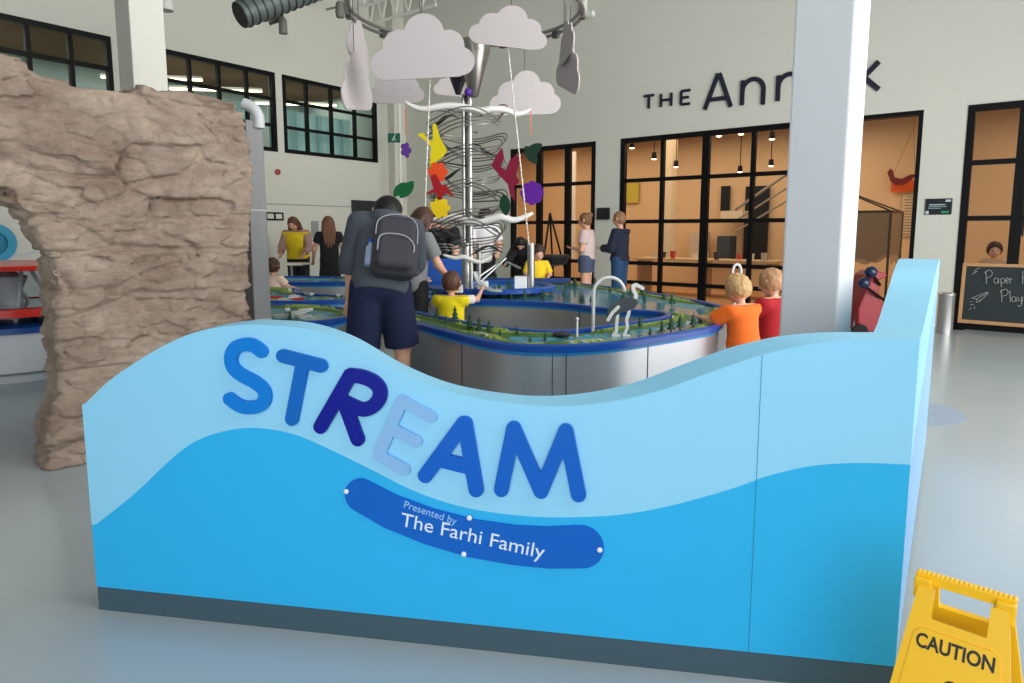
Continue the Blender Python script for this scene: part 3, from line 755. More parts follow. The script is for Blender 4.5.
# white wave arms
def arm(pts, D, r, label):
    P = cat([at(x, y, D) for x, y in pts], 6); n = len(P)
    obj('wave_arm', MB().tube(P, [r*(.45+.9*math.sin(PI*min(1, max(0, i/(n-1))))**.6) for i in range(n)], 10), wm_, tw, smooth=60, label=label)
arm([(405, 102), (414, 107), (425, 109), (445, 106), (462, 107), (480, 111), (492, 109), (505, 110), (518, 114), (531, 109)], 7.9, .03, 'upper white wave-shaped arm')
arm([(425, 221), (440, 219), (455, 217), (470, 222), (485, 220), (500, 217), (515, 220), (533, 213)], 7.9, .035, 'lower white wave-shaped arm')
arm([(443, 255), (455, 258), (464, 257), (480, 262), (492, 256)], 7.8, .02, 'short white wave-shaped arm near the basin')
# base tubes in the basin
for x, y0, y1, D, r_ in ((466, 243, 278, 7.9, .05), (479, 243, 275, 8.5, .03), (531, 243, 280, 8.3, .045)):
    a = at(x, y1, D); b = at(x, y0, D); a.z = .706
    if x > 500: obj('stand_pipe', MB().tube([a, b], r_, 14), steel, smooth=50, label='short polished stand pipe in the basin right of the wire tower', cat='pipe')
    else: obj('stand_pipe', MB().tube([a, b], r_, 14), steel, tw, smooth=50)
for (x0, y0, x1, y1) in ((475, 287, 506, 258), (477, 278, 500, 262), (506, 262, 520, 268)):
    obj('brace_rod', MB().tube([at(x0, y0, 7.8), at(x1, y1, 8.0)], .014, 8), steel, tw, smooth=60)

# flat coloured flowers, birds and leaves hung on the tower
def fl_petals(n, R, r, inner):
    def fn(X, Y):
        a = np.arctan2(Y, X); d = np.hypot(X, Y)-inner
        for k in range(n):
            t = 2*PI*k/n; d = np.minimum(d, seg2(X, Y, (0, 0), (R*math.cos(t), R*math.sin(t)), r*.6, r))
        return d
    return fn
def poly_fn(pts): return lambda X, Y: poly2(X, Y, pts)
def hung(name, px, py, D, fn, s, col, label, c, ang=0, string=None, rot=0):
    o = at(px, py, D); u = Vector((math.cos(ang), math.sin(ang), 0)); U2 = u*math.cos(rot)+Z3*math.sin(rot); V2 = Z3*math.cos(rot)-u*math.sin(rot); n = U2.cross(V2)
    r = thing(name, label, c, o)
    obj('panel', plate(fn, (-s, -s, s, s), s/22, .012, (o, U2, V2, n)), mat(name+'_'+str(col), col, .6, spec=.15), r, smooth=40)
    if string: obj('ribbon', MB().box(at(px, string, D)+Vector((0, .004, 0)), (.012, .004, .28), (1, 0, 0)), mat('ribbon_orange', (200, 110, 70), .5), r)
    return r, o, U2, V2, n
yb = [(-.20, .14), (-.13, .16), (-.07, .08), (-.03, .06), (-.02, .25), (.02, .24), (.05, .10), (.09, .02), (.12, -.05), (.06, -.12), (-.0, -.15), (-.03, -.28), (-.09, -.25), (-.07, -.10), (-.05, .0), (-.12, .08)]
hung('yellow_bird', 436, 147, 7.7, poly_fn(yb), .3, (206, 190, 24), 'yellow swooping bird cut-out on the left of the wire tower', 'bird cut-out', rot=.05)
hung('orange_flower', 438, 172, 7.65, fl_petals(6, .07, .04, .05), .13, (214, 74, 34), 'orange and yellow flower cut-out under the yellow bird', 'flower cut-out')
rb = [(-.16, -.07), (-.07, -.02), (-.11, .12), (-.04, .14), (.02, .02), (.06, .03), (.16, -.11), (.05, -.06), (.02, -.13), (-.03, -.14), (-.03, -.06)]
hung('red_bird', 440, 187, 7.6, poly_fn(rb), .2, (150, 26, 34), 'dark red bird cut-out below the orange flower', 'bird cut-out')
hung('yellow_flower', 440, 208, 7.6, fl_petals(7, .08, .035, .06), .14, (220, 186, 24), 'yellow daisy cut-out above the lower white arm', 'flower cut-out')
hung('purple_flower', 405.5, 150, 7.7, fl_petals(5, .055, .03, .02), .1, (70, 36, 110), 'small purple flower cut-out hanging at far left of tower', 'flower cut-out', ang=1.0, string=122)
hung('purple_flower', 532, 193, 7.9, fl_petals(8, .085, .05, .08), .16, (84, 26, 130), 'large purple flower cut-out at the right of the tower', 'flower cut-out')
leaf = lambda X, Y: np.maximum(np.hypot(X-.09, Y)-.15, np.hypot(X+.09, Y)-.15)
hung('green_leaf', 406, 189, 7.7, lambda X, Y: np.minimum(leaf(X-.01, Y), leaf(X*1.2+.06, Y*1.2+.06)), .16, (16, 92, 48), 'round dark green leaf cut-out at the far left of the tower', 'leaf cut-out', rot=-.7)
hung('green_leaf', 531, 155, 7.9, lambda X, Y: np.minimum(leaf(X, Y), leaf(Y-.03, X-.05)), .24, (14, 44, 30), 'dark green double leaf cut-out above the large purple flower', 'leaf cut-out', rot=.6, string=122)
hung('green_leaf', 505, 205, 7.7, leaf, .2, (14, 50, 34), 'narrow dark green leaf cut-out right of the lower helix', 'leaf cut-out', rot=.1)
rf = [(-.16, .10), (-.10, .22), (-.04, .30), (-.02, .18), (-.06, .10), (.0, .04), (.04, .16), (.12, .22), (.15, .12), (.11, .0), (.15, -.08), (.09, -.12), (.10, -.30), (.04, -.20), (.02, -.1), (-.06, -.02)]
hung('red_bird', 506, 175, 7.7, poly_fn(rf), .32, (112, 18, 44), 'large crimson bird cut-out on the right of the wire tower', 'bird cut-out')
# ---------------------------------------------------------------- water table
def chaikin(P, k=2):
    P = [Vector((p[0], p[1])) for p in P]
    for _ in range(k):
        Q = []
        for i in range(len(P)):
            a, b = P[i], P[(i+1) % len(P)]; Q += [a*.75+b*.25, a*.25+b*.75]
        P = Q
    return P
def offset(P, d):
    n = len(P); out = []
    for i in range(n):
        t = (P[(i+1) % n]-P[i-1]).normalized(); out.append(P[i]+Vector((-t.y, t.x))*d)
    return out
silver = mat('brushed_panel', (186, 188, 192), .36, .75, var=.05, vscale=2)
blue = mat('table_rim_blue', (10, 72, 160), .3)
lblue = mat('painted_glow_blue', (40, 150, 220), .4)
ZT = .68
def table_band(name, label, pts, seams, green=(96, 140, 40), zt=ZT):
    P = chaikin(pts, 2); area = sum(P[i].x*P[(i+1) % len(P)].y-P[(i+1) % len(P)].x*P[i].y for i in range(len(P)))
    if area < 0: P = P[::-1]
    c = sum(P, Vector((0, 0)))/len(P); r = thing(name, label, 'water table', (c.x, c.y, 0))
    def V3(p, z): return Vector((p.x, p.y, z))
    n = len(P); body = offset(P, .035); kick = offset(P, .09)
    mb = MB(); mb.add([V3(p, .1) for p in body]+[V3(p, zt-.05) for p in body], [(i, (i+1) % n, (i+1) % n+n, i+n) for i in range(n)]); obj('side_panel', mb, silver, r, smooth=50)
    mb = MB(); mb.add([V3(p, 0) for p in kick]+[V3(p, .1) for p in kick], [(i, (i+1) % n, (i+1) % n+n, i+n) for i in range(n)]); obj('kick_base', mb, mat('slate_plinth', (62, 88, 100), .5), r, smooth=50)
    mb = MB(); inn = offset(P, .052); m1 = offset(P, .012); 
    loops = [(offset(P, .04), zt-.052), (P, zt-.048), (P, zt-.010), (m1, zt), (offset(P, .042), zt), (inn, zt-.010), (inn, zt-.10)]
    vs = []; fs = []
    for q, z in loops: vs += [V3(p, z) for p in q]
    for j in range(len(loops)-1):
        for i in range(n): fs.append((j*n+i, j*n+(i+1) % n, (j+1)*n+(i+1) % n, (j+1)*n+i))
    mb.add(vs, fs); obj('rim', mb, blue, r, smooth=40)
    mb = MB(); lo = offset(P, .032); mb.add([V3(p, zt-.078) for p in lo]+[V3(p, zt-.050) for p in lo], [(i, (i+1) % n, (i+1) % n+n, i+n) for i in range(n)]); obj('painted_glow_band', mb, lblue, r, smooth=50)  # blue glow on the metal under the rim, put in as plain colour
    # seams
    for (sx, sy) in seams:
        i = min(range(n), key=lambda k: (P[k].x-sx)**2+(P[k].y-sy)**2); q = offset(P, .0335)[i]; t = (P[(i+1) % n]-P[i-1]).normalized(); obj('panel_seam', MB().box((q.x, q.y, .37), (.006, .004, .5), (t.x, t.y, 0)), mat('seam_metal', (70, 72, 76), .5), r)
    # landscape bed
    X0 = min(p.x for p in P); X1 = max(p.x for p in P); Y0 = min(p.y for p in P); Y1 = max(p.y for p in P); s = .028
    xs = np.arange(X0, X1+s, s); ys = np.arange(Y0, Y1+s, s); GX, GY = np.meshgrid(xs, ys, indexing='ij')
    pl_ = [(p.x, p.y) for p in inn]; dd = poly2(GX, GY, pl_)
    n_ = fbm(np.stack([GX*1.6, GY*1.6, GX*0], -1), 3, 4)
    hgt = np.clip((.24+dd)/.20, 0, 1)*.05+.045*n_     # banks near the rim, channel in the middle
    hgt = hgt*np.clip((-dd-.01)/.04, 0, 1)
    ter = np.floor(np.clip(hgt, 0, .1)/.018)*.018
    Z = zt-.045+ter
    vs = np.stack([GX, GY, Z], -1).reshape(-1, 3); m_ = len(ys); fs = []; mi = []
    for i in range(len(xs)-1):
        for j in range(m_-1):
            if max(dd[i, j], dd[i+1, j], dd[i, j+1], dd[i+1, j+1]) > .045: continue
            fs.append((i*m_+j, (i+1)*m_+j, (i+1)*m_+j+1, i*m_+j+1)); t = ter[i, j]
            mi.append(0 if t < .012 else (1 if t < .03 else (2 if t < .05 else (3 if n_[i, j] > .25 else 1))))
    used = sorted(set(k for f in fs for k in f)); rm = {k: a for a, k in enumerate(used)}
    obj('landscape_bed', ([tuple(vs[k]) for k in used], [tuple(rm[k] for k in f) for f in fs], mi), [mat('teal_water', (70, 140, 160), .12), mat('meadow', (70, 106, 44), .5), mat('meadow_light', (132, 158, 58), .5), mat('bank_cream', (176, 178, 156), .5)], r, smooth=30)
    def hz(x, y):
        i = int((x-X0)/s); j = int((y-Y0)/s)
        return Z[i, j] if 0 <= i < len(xs) and 0 <= j < m_ and dd[i, j] < -.015 else None
    return r, hz
T1 = [(-1.1, 6.12), (-.9, 5.68), (-.42, 4.86), (-.08, 4.38), (.31, 4.30), (.68, 4.45), (1.0, 4.72), (1.40, 5.06), (1.63, 5.30), (1.85, 5.9), (2.16, 6.65), (1.6, 8.45), (.7, 10.2), (-.3, 10.3), (-1.2, 9.6), (-1.35, 8.3), (-1.1, 7.6), (-.51, 7.3), (.0, 7.2), (.49, 6.98), (.90, 6.42), (1.42, 6.2), (1.25, 5.75), (.7, 5.3), (.34, 4.98), (-.05, 5.16), (-.5, 5.72), (-.93, 6.38)]
wt, hz1 = table_band('stream_table', 'curving blue-rimmed water table with silver sides and green landscape, around the wire tower', T1, [(-.42, 4.88), (.25, 4.32), (.36, 4.33), (.98, 4.70), (.6, 6.8)])
T2 = [(-3.6, 5.75), (-2.6, 5.55), (-1.7, 5.45), (-1.38, 5.7), (-1.45, 6.5), (-2.0, 6.85), (-2.9, 6.9), (-3.6, 6.95)]
wt2, hz2 = table_band('stream_table', 'low blue-rimmed water table section just left of the man with backpack', T2, [(-2, 5.56)])
T3 = [(-3.7, 7.3), (-2.6, 7.1), (-1.9, 7.2), (-1.65, 7.6), (-2.2, 8.0), (-2.6, 8.2), (-2.7, 8.9), (-3.5, 9.0), (-4.0, 8.4)]
wt3, hz3 = table_band('stream_table', 'blue-rimmed water table section with pale boats, middle of the left group', T3, [(-2, 7.2)])
T4 = [(-4.2, 10.2), (-3.0, 9.8), (-2.2, 9.9), (-1.8, 10.4), (-2.4, 11.0), (-3.4, 11.2), (-4.4, 11.1)]
wt4, hz4 = table_band('stream_table', 'farthest blue-rimmed water table in front of the woman in the black dress', T4, [])
treem = mat('mini_tree', (18, 66, 44), .6); trunk = mat('mini_trunk', (60, 46, 34), .7)
random.seed(5)
def mini_tree(x, y, hz, h, root):
    z = hz(x, y)
    if z is None: return
    mb = MB(); p = Vector((x, y, z))
    mb.lathe(p, [(.006, -.01), (.006, h*.25)], 6, mi=1)
    for k in range(3): mb.lathe(p, [(h*(.26-.06*k), h*(.18+.24*k)), (h*(.10-.03*k), h*(.40+.22*k)), (.001, h*(.55+.22*k))], 7)
    obj('miniature_tree', mb, [treem, trunk], root)
def tree_px(lst, hz, root):
    for x, y, hh in lst:
        p = atz(x, y, .655); mini_tree(p.x, p.y, hz, hh, root)
tree_px([(437, 319, .12), (455, 324, .14), (470, 329, .13), (479, 333, .13), (489, 335, .10), (423, 315, .12), (412, 313, .11), (446, 323, .07), (462, 322, .08), (500, 336, .06), (530, 341, .06), (430, 312, .09), (545, 338, .07), (517, 335, .07), (650, 336, .07), (640, 328, .1), (662, 331, .11), (671, 330, .14), (680, 330, .13), (693, 327, .12), (700, 325, .1), (628, 330, .06)], hz1, wt)
for _ in range(70):
    x = random.uniform(-1.2, 2.1); y = random.uniform(6.9, 10.2); mini_tree(x, y, hz1, random.uniform(.09, .16), wt)
tree_px([(307, 328, .17), (337, 327, .15), (285, 326, .1), (290, 322, .1)], hz2, wt2)
for _ in range(10): mini_tree(random.uniform(-3.5, -1.5), random.uniform(5.7, 6.5), hz2, .09, wt2)
# rocks, boats and loose play pieces
def boat(p, L, a, c, label, grp=None):
    if p is None: return
    mb = MB(); u = Vector((math.cos(a), math.sin(a), 0)); w = Vector((-math.sin(a), math.cos(a), 0))
    sec = []
    for t, b_, z0 in ((-.5, .7, .2), (-.2, 1, 0), (.2, .9, 0), (.5, .15, .25)):
        sec.append([p+u*(L*t)+w*(L*.18*b_*s)+Z3*z for s, z in ((-1, L*.22), (-.6, L*z0*.3), (.6, L*z0*.3), (1, L*.22))])
    vs = [v for q in sec for v in q]; fs = [(i*4+j, i*4+j+1, i*4+j+5, i*4+j+4) for i in range(3) for j in range(3)]+[(0, 1, 2, 3), (15, 14, 13, 12)]+[(i*4, i*4+4, i*4+7, i*4+3) for i in range(3)]
    mb.add(vs, fs); obj('toy_boat', mb, mat('boat'+str(c), c, .4), label=label, cat='toy boat', group=grp)
rb_ = [(215, 215, 210), (200, 200, 200), (190, 60, 50), (205, 205, 215)]
for i in range(16):
    x = random.uniform(-2.9, -1.9); y = random.uniform(7.25, 7.95); z = hz3(x, y)
    if z: boat(Vector((x, y, z+.01)), .13, random.uniform(0, 6), rb_[i % 4], 'small toy boat among the pieces on the middle left water table', 'toy boats on the middle left table')
for i in range(7):
    x = random.uniform(-2.2, -1.7); y = random.uniform(5.75, 6.5); z = hz2(x, y)
    if z: boat(Vector((x, y, z+.01)), .14, random.uniform(0, 6), (215, 215, 210), 'small white toy boat on the nearest left water table', 'white toy boats on the nearest left table')
# blue basin around the tower and white blocks
zb_ = ZT
bm = MB(); bc = Vector((-.25, 8.5, 0)); bm.lathe(bc, [(.0, ZT+.012), (.78, ZT+.012), (.78, ZT+.05), (.74, ZT+.07), (.70, ZT+.05), (.69, ZT+.022), (.0, ZT+.020)], 40)
bas = thing('round_basin', 'round blue basin of water at the foot of the wire tower', 'basin', bc+Z3*(ZT+.012))
obj('basin_shell', bm, blue, bas, smooth=40); obj('water', MB().lathe(bc, [(.685, ZT+.025), (0, ZT+.026)], 40), mat('basin_water', (92, 170, 190), .08), bas)
for x, y, D, s, lb in ((520.5, 280, 8.3, .15, 'square white block at the foot of the right stand pipe'), (483, 283, 7.9, .12, 'white block right of the tower base'), (459, 292, 7.75, .09, 'small white block left of the tower base')):
    p = at(x, y, D); obj('white_block', MB().box((p.x, p.y, ZT+.03+s/2), (s, s, s)), mat('block_white', (232, 234, 236), .4), label=lb, cat='block', bevel=.01)
sl = at(487, 288, 7.7); obj('slide_chute', MB().tube(cat([at(475, 272, 7.75), at(480, 284, 7.7), at(490, 290, 7.6), at(502, 291, 7.6)], 6), .04, 10, flat=.5), mat('chute_grey', (185, 190, 194), .3, .4), label='curved silver chute at the foot of the wire tower', cat='chute', smooth=60)
bx = at(443, 265, 9.0); obj('blue_panel', MB().box((bx.x, bx.y+.1, .86), (.62, .05, .36), (1, .1, 0)), mat('panel_blue', (22, 90, 190), .4), label='upright blue panel on the table left of the wire tower', cat='panel', bevel=.01)
ob = at(488, 272, 9.6); obj('blue_panel', MB().box((ob.x+.5, ob.y, .715), (1.3, .05, .07), (1, -.05, 0)), mat('panel_navy', (20, 56, 120), .4), label='long low navy panel behind the round basin', cat='panel', bevel=.01)

# heron, arch pipe and small post on the near band
def zt_(x, y, hz=hz1):
    return hz(x, y) or .62
hp = atz(616, 334, .65); hr = thing('heron_figure', 'grey and white flat heron figure standing on the water table', 'heron', hp)
hw = mat('heron_white', (226, 226, 222), .5); hg = mat('heron_grey', (64, 70, 74), .5)
s_ = hp.y/690
def hpt(x, y): return ((x-612)*s_, (333-y)*s_)
fr_ = (hp, (1, 0, 0), Z3, (0, -1, 0))
bod = [hpt(*p) for p in [(602, 315), (603, 308), (608, 302), (615, 298), (623, 296), (631, 297), (633, 301), (630, 306), (623, 309), (614, 312), (609, 315), (604, 321)]]
obj('body', plate(poly_fn(bod), (-.2, 0, .3, .4), .006, .03, fr_), hg, hr)
obj('wing_feathers', plate(strokes([[hpt(603, 318), hpt(607, 311), hpt(613, 305)]], .012), (-.2, 0, .3, .4), .005, .012, (hp+Vector((0, -.03, 0)), (1, 0, 0), Z3, (0, -1, 0))), hw, hr)
obj('neck_and_head', plate(strokes([[hpt(630, 299), hpt(631, 293), hpt(628, 288), hpt(628, 284), hpt(631, 283), hpt(633, 284)], [hpt(633, 284), hpt(637.5, 286.5)]], .013), (-.2, 0, .3, .5), .005, .024, fr_), hw, hr)
for L in ([(625, 304), (624, 312), (622, 318), (623, 326), (620, 334), (625, 335)], [(613, 312), (612, 322), (612, 330), (609, 334), (615, 335)]):
    obj('leg', plate(strokes([[hpt(*p) for p in L]], .011), (-.2, -.05, .3, .5), .005, .024, fr_), hw, hr)
ap = atz(593, 333, .645); 
r_ = .115; x1 = ap.x
pts = [ap, ap+Z3*.30]+[ap+Vector((r_-r_*math.cos(a), 0, .30+r_*math.sin(a)*1.0)) for a in np.linspace(0, PI*.97, 14)]
obj('arch_spout', MB().tube(pts, .013, 12), mat('spout_white', (222, 222, 218), .35), smooth=60, label='white arched spout pipe beside the heron on the water table', cat='spout')
pp = atz(577, 337, .645); obj('pin_post', MB().tube([pp, pp+Z3*.12], .008, 8).ball(pp+Z3*.13, .013), mat('spout_white', (222, 222, 218), .35), smooth=60, label='small ball-topped white peg left of the arched spout', cat='peg')
fp = atz(562, 335, .665); obj('dark_stone', MB().ball((fp.x, fp.y, .672), (.07, .05, .02)), mat('stone_dark', (48, 46, 50), .6), smooth=180, label='flat dark stone lying on the inner rim of the water table', cat='stone')
ring = at(737, 268, 5.75); t_ = thing('arch_toy', 'white loop above the orange shirt child, standing on the table', 'loop', (ring.x, ring.y, .62))
obj('loop', MB().tube([Vector((ring.x-.035*math.cos(a), ring.y, ring.z-.03+.05*math.sin(a)*1.2)) for a in np.linspace(-.6, PI+.6, 18)], .011, 8), mat('spout_white', (222, 222, 218), .35), t_, smooth=60)
obj('loop_post', MB().tube([Vector((ring.x, ring.y+.03, .60)), Vector((ring.x, ring.y+.03, ring.z-.06))], .012, 8), mat('spout_white', (222, 222, 218), .35), t_, smooth=60)

# ---------------------------------------------------------------- people
SK = {'fair': (222, 170, 142), 'tan': (196, 138, 110), 'pale': (232, 186, 162)}
def V(*a): return Vector(a)
def person(label, loc, rz, h, v=.011, skin='fair', lean=0, side=0, nod=0, turn=0, hs=1.0, armL=None, armR=None, legL=None, legR=None, pel=None, hair=None, hcol=(60, 40, 28), clothes=(), tops=None, wide=1.0, curl=.5):
    r = thing('person', label, 'person', loc, rz)
    if label.startswith(('toddler', 'small child', 'child')): r['category'] = 'child'
    hr_ = .068*hs; b = (1-2*hr_-.04)/.824; 
    w = wide
    ptop = .55*b if pel is None else pel
    P0 = V(0, 0, ptop)
    R = Matrix.Rotation(math.radians(-lean), 3, 'X')@Matrix.Rotation(math.radians(side), 3, 'Y')
    def up(x, y, z): return P0+R@V(x, y, (z-.55)*b)
    J = {}
    J['waist'] = up(0, .0, .63); J['chest'] = up(0, .002, .74); J['neck0'] = up(0, -.005, .815); J['sL'] = up(-.098*w, 0, .80); J['sR'] = up(.098*w, 0, .80)
    R2 = R@Matrix.Rotation(math.radians(-nod), 3, 'X')@Matrix.Rotation(math.radians(turn), 3, 'Z')
    J['head'] = J['neck0']+R2@V(0, .014, hr_+.045)
    HX = [(R2@V(1, 0, 0)), (R2@V(0, 1, 0)), (R2@V(0, 0, 1))]
    def hd(x, y, z): return J['head']+HX[0]*(x*hs)+HX[1]*(y*hs)+HX[2]*(z*hs)
    for s, arm_, sg in (('L', armL, -1), ('R', armR, 1)):
        ud_, fd_ = arm_ or (V(.12*sg, .02, -1), V(.05*sg, .15, -1))
        J['e'+s] = J['s'+s]+Vector(ud_).normalized()*(.165*b); J['w'+s] = J['e'+s]+Vector(fd_).normalized()*(.145*b)
    for s, lg, sg in (('L', legL, -1), ('R', legR, 1)):
        J['h'+s] = P0+V(.05*sg*w, 0, -.02*b)
        td, sd = lg or (V(.03*sg, .01, -1), V(0, -.02, -1))
        J['k'+s] = J['h'+s]+Vector(td).normalized()*(.25*b); J['a'+s] = J['k'+s]+Vector(sd).normalized()*((.53-.25-.042)*b)
    C = {k: Vector(p)*h for k, p in J.items()}
    X = R@V(1, 0, 0); Xt = tuple(X)
    pr = []
    def add(tag, a, b_, ra, rb=None, **k): pr.append(dict(cap(a, b_, ra*h, (ra if rb is None else rb)*h, **k), tag=tag))
    add('pelvis', C['hL'].lerp(C['hR'], .22), C['hR'].lerp(C['hL'], .22), .060*w)
    add('torso', P0*h, C['waist'], .062*w, .058*w, sc=[(Xt, 1.3)])
    add('torso', C['waist'], C['chest'], .058*w, .064*w, sc=[(Xt, 1.35)])
    add('torso', C['sL'].lerp(C['sR'], .12), C['sR'].lerp(C['sL'], .12), .036*w)
    add('neck', C['neck0'], C['head'], .030)
    H0 = C['head']; q = h*hs
    add('head', H0-HX[1]*.004*q-HX[2]*.0*q, H0+HX[1]*.006*q, .056*hs, sc=[(tuple(HX[2]), 1.18), (tuple(HX[0]), .95)], k=.008)
    add('head', H0+HX[1]*.016*q-HX[2]*.026*q, H0+HX[1]*.024*q-HX[2]*.04*q, .034*hs, .022*hs, k=.015)
    add('head', hd(0, .058, .004)*1 if 0 else H0+HX[1]*.058*q+HX[2]*.004*q, H0+HX[1]*.070*q-HX[2]*.014*q, .005*hs, .009*hs, k=.006)
    for sg in (-1, 1): add('head', H0+HX[0]*(.053*sg*q)-HX[2]*.012*q, H0+HX[0]*(.057*sg*q)-HX[1]*.006*q+HX[2]*.010*q, .008*hs, .011*hs, k=.005)
    for s, sg in (('L', -1), ('R', 1)):
        add('ua'+s, C['s'+s], C['e'+s], .032*w, .024*w); add('fa'+s, C['e'+s], C['w'+s], .024*w, .0155)
        d = (C['w'+s]-C['e'+s]).normalized(); pn = X.cross(d); pn = (pn if pn.length > .2 else V(0, 1, 0)).normalized(); sd_ = d.cross(pn).normalized()
        m = C['w'+s]+d*.028*h; hk = .006
        add('hand', C['w'+s]+d*.004*h, m+d*.016*h, .013, .019, sc=[(tuple(pn), .55)], k=.008)
        for f in range(4):
            o = m+d*(.026 if f in (1, 2) else .020)*h+sd_*((f-1.5)*.0105*h); L = (.030, .034, .032, .025)[f]*h
            k1 = o+(d*math.cos(curl*.5)+pn*math.sin(curl*.5))*(L*.5); k2 = k1+(d*math.cos(curl*1.4)+pn*math.sin(curl*1.4))*(L*.55)
            add('hand', o, k1, .0052, .0050, k=.003); add('hand', k1, k2, .0050, .0042, k=.003)
        o = C['w'+s]+d*.018*h-sd_*(.012*h*sg if s == 'R' else -.012*h); td_ = (d*.8-sd_*(sg)*.6+pn*.4).normalized(); add('hand', o, o+td_*.034*h, .0062, .0048, k=.004)
        add('th'+s, C['h'+s], C['k'+s], .050*w, .034*w); add('sh'+s, C['k'+s], C['a'+s], .033*w, .020)
        f0 = C['a'+s]+V(0, -.012, -.018)*h; f1 = C['a'+s]+V(.006*sg, .085, -.026)*h
        add('foot', f0, f1, .021, .016, k=.01)
    fld = Field(pr, v, k=.022*h/1.7+.004); Vv, Q = fld.mesh()
    obj('body', (Vv.tolist(), Q.tolist()), mat('skin_'+skin, SK[skin], .55), r, smooth=180, local=True)
    # face
    e = MB()
    for sg in (-1, 1): e.ball(H0+HX[0]*(.021*sg*q)+HX[1]*.0545*q+HX[2]*.006*q, .0058*q, 8, 6)
    obj('eyes', e, mat('eye_dark', (40, 32, 30), .3), r, smooth=180, local=True)
    e = MB(); e.ball(H0+HX[1]*.052*q-HX[2]*.034*q, (.014*q, .006*q, .004*q), 10, 6); obj('lips', e, mat('lips', (178, 96, 88), .5), r, smooth=180, local=True)
    T = {}
    for p in pr: T.setdefault(p['tag'], []).append(p)
    for i, cdef in enumerate(clothes):
        nm, col, kind = cdef[:3]; o = cdef[3] if len(cdef) > 3 else {}
        g = o.get('g', .010); ps = []; clips = []
        def grow(p, ga, gb=None, fa=0, fb=1, **k):
            A = Vector(p['a']); B = Vector(p['b']); d = dict(p); d['a'] = tuple(A.lerp(B, fa)); d['b'] = tuple(A.lerp(B, fb)); ra, rb = p['ra'], p['rb']
            d['ra'] = ra+(rb-ra)*fa+ga*h; d['rb'] = ra+(rb-ra)*fb+(ga if gb is None else gb)*h; d.update(k); d.pop('k', None)
            if 'sc' in d: d['grow'] = max([f for _, f in d['sc']]+[1])
            return d
        if kind == 'top':
            for p in T['torso']: ps.append(grow(p, g))
            ps.append(grow(T['pelvis'][0], g+.004)); hem = o.get('hem', -.03)
            for s in 'LR':
                sl = o.get('sleeve', .6)
                if sl > 0: ps.append(grow(T['ua'+s][0], g, g+.006, 0, min(1, sl), cb=sl < 1))
                if sl > 1: ps.append(grow(T['fa'+s][0], g+.002, g+.004, 0, sl-1, cb=True))
            if o.get('hood'): ps.append(cap(C['neck0']-(R@V(0, .035, -.01))*h, C['neck0']-(R@V(0, .05, -.0))*h, .04*h, .045*h, sc=[(Xt, 1.5)]))
            if o.get('flare'):
                ps.append(cap(tuple(C['waist']), tuple(P0*h+(R@V(0, 0, hem))*h), .075*w*h, (.085+o['flare'])*w*h, sc=[(Xt, 1.2)]))
            clips = [(P0*h+(R@V(0, 0, hem))*h, -(R@V(0, 0, 1)))]
            clips.append((C['neck0']+(R@V(0, 0, .024 if g < .023 or h < 1.3 else .0))*h, (R@V(0, -.1, 1)).normalized()))
        elif kind == 'bottom':
            ps.append(grow(T['pelvis'][0], g+.003)); ps.append(grow(T['torso'][0], g))
            Ln = o.get('len', 2)
            for s in 'LR':
                ps.append(grow(T['th'+s][0], g+.004, g+o.get('loose', .006), 0, min(1, Ln), cb=Ln < 1))
                if Ln > 1: ps.append(grow(T['sh'+s][0], g+.004, g+.010, 0, Ln-1, cb=True))
            clips = [(P0*h+(R@V(0, 0, .05))*h, (R@V(0, 0, 1)))]
        elif kind == 'dress':
            for p in T['torso']: ps.append(grow(p, g))
            zl = o.get('z', .1)*h; ps.append(cap(C['waist'], V(0, 0, zl), .078*h, .12*h, sc=[((1, 0, 0), 1.15)], cb=True)); ps.append(grow(T['pelvis'][0], g))
            for s in 'LR': ps.append(grow(T['ua'+s][0], g, g+.006, 0, o.get('sleeve', .5), cb=True))
            clips = [(C['neck0']+(R@V(0, 0, .022))*h, (R@V(0, -.1, 1)).normalized())]
        elif kind == 'shoes':
            for p in T['foot']: ps.append(grow(p, .007))
            clips = [(V(0, 0, .05*h), V(0, 0, 1))]
        fl = Field(ps, max(v, .010), k=.02)
        for o_, n_ in clips: fl.clip(o_, n_)
        a_, b_ = fl.mesh()
        if len(a_): obj(nm, (a_.tolist(), b_.tolist()), mat('cloth_%d_%d_%d' % col, col, .85, var=.06, vscale=12, bump=.15, bscale=40), r, smooth=180, local=True)
    if hair:
        ps = [cap(H0-HX[1]*.010*q+HX[2]*.010*q, H0-HX[1]*.004*q+HX[2]*.014*q, .0615*q, sc=[(tuple(HX[2]), 1.12), (tuple(HX[0]), 1.0)])]
        if hair in ('long', 'veil'):
            for sx in (-.034, -.012, .012, .034):
                p0 = H0+HX[0]*(sx*q)-HX[1]*.035*q; p1 = C['neck0']+X*(sx*1.25*h)-(R@V(0, .052, 0))*h; p2 = p1-(R@V(0, .012, .11 if abs(sx) > .02 else .14))*h
                ps.append(cap(p0, p1, .028*q, .026*h)); ps.append(cap(p1, p2, .026*h, .010*h))
            for sg in (-1, 1): ps.append(cap(H0+HX[0]*(.046*sg*q)+HX[2]*.01*q, C['neck0']+X*(.06*sg*h)+(R@V(0, .015, .0))*h, .022*q, .018*h))
        if hair == 'pony': ps.append(cap(H0-HX[1]*.055*q+HX[2]*.02*q, H0-HX[1]*.085*q-HX[2]*.05*q, .02*q, .014*q))
        if hair == 'bun': ps.append(cap(H0-HX[1]*.055*q+HX[2]*.045*q, H0-HX[1]*.06*q+HX[2]*.05*q, .026*q))
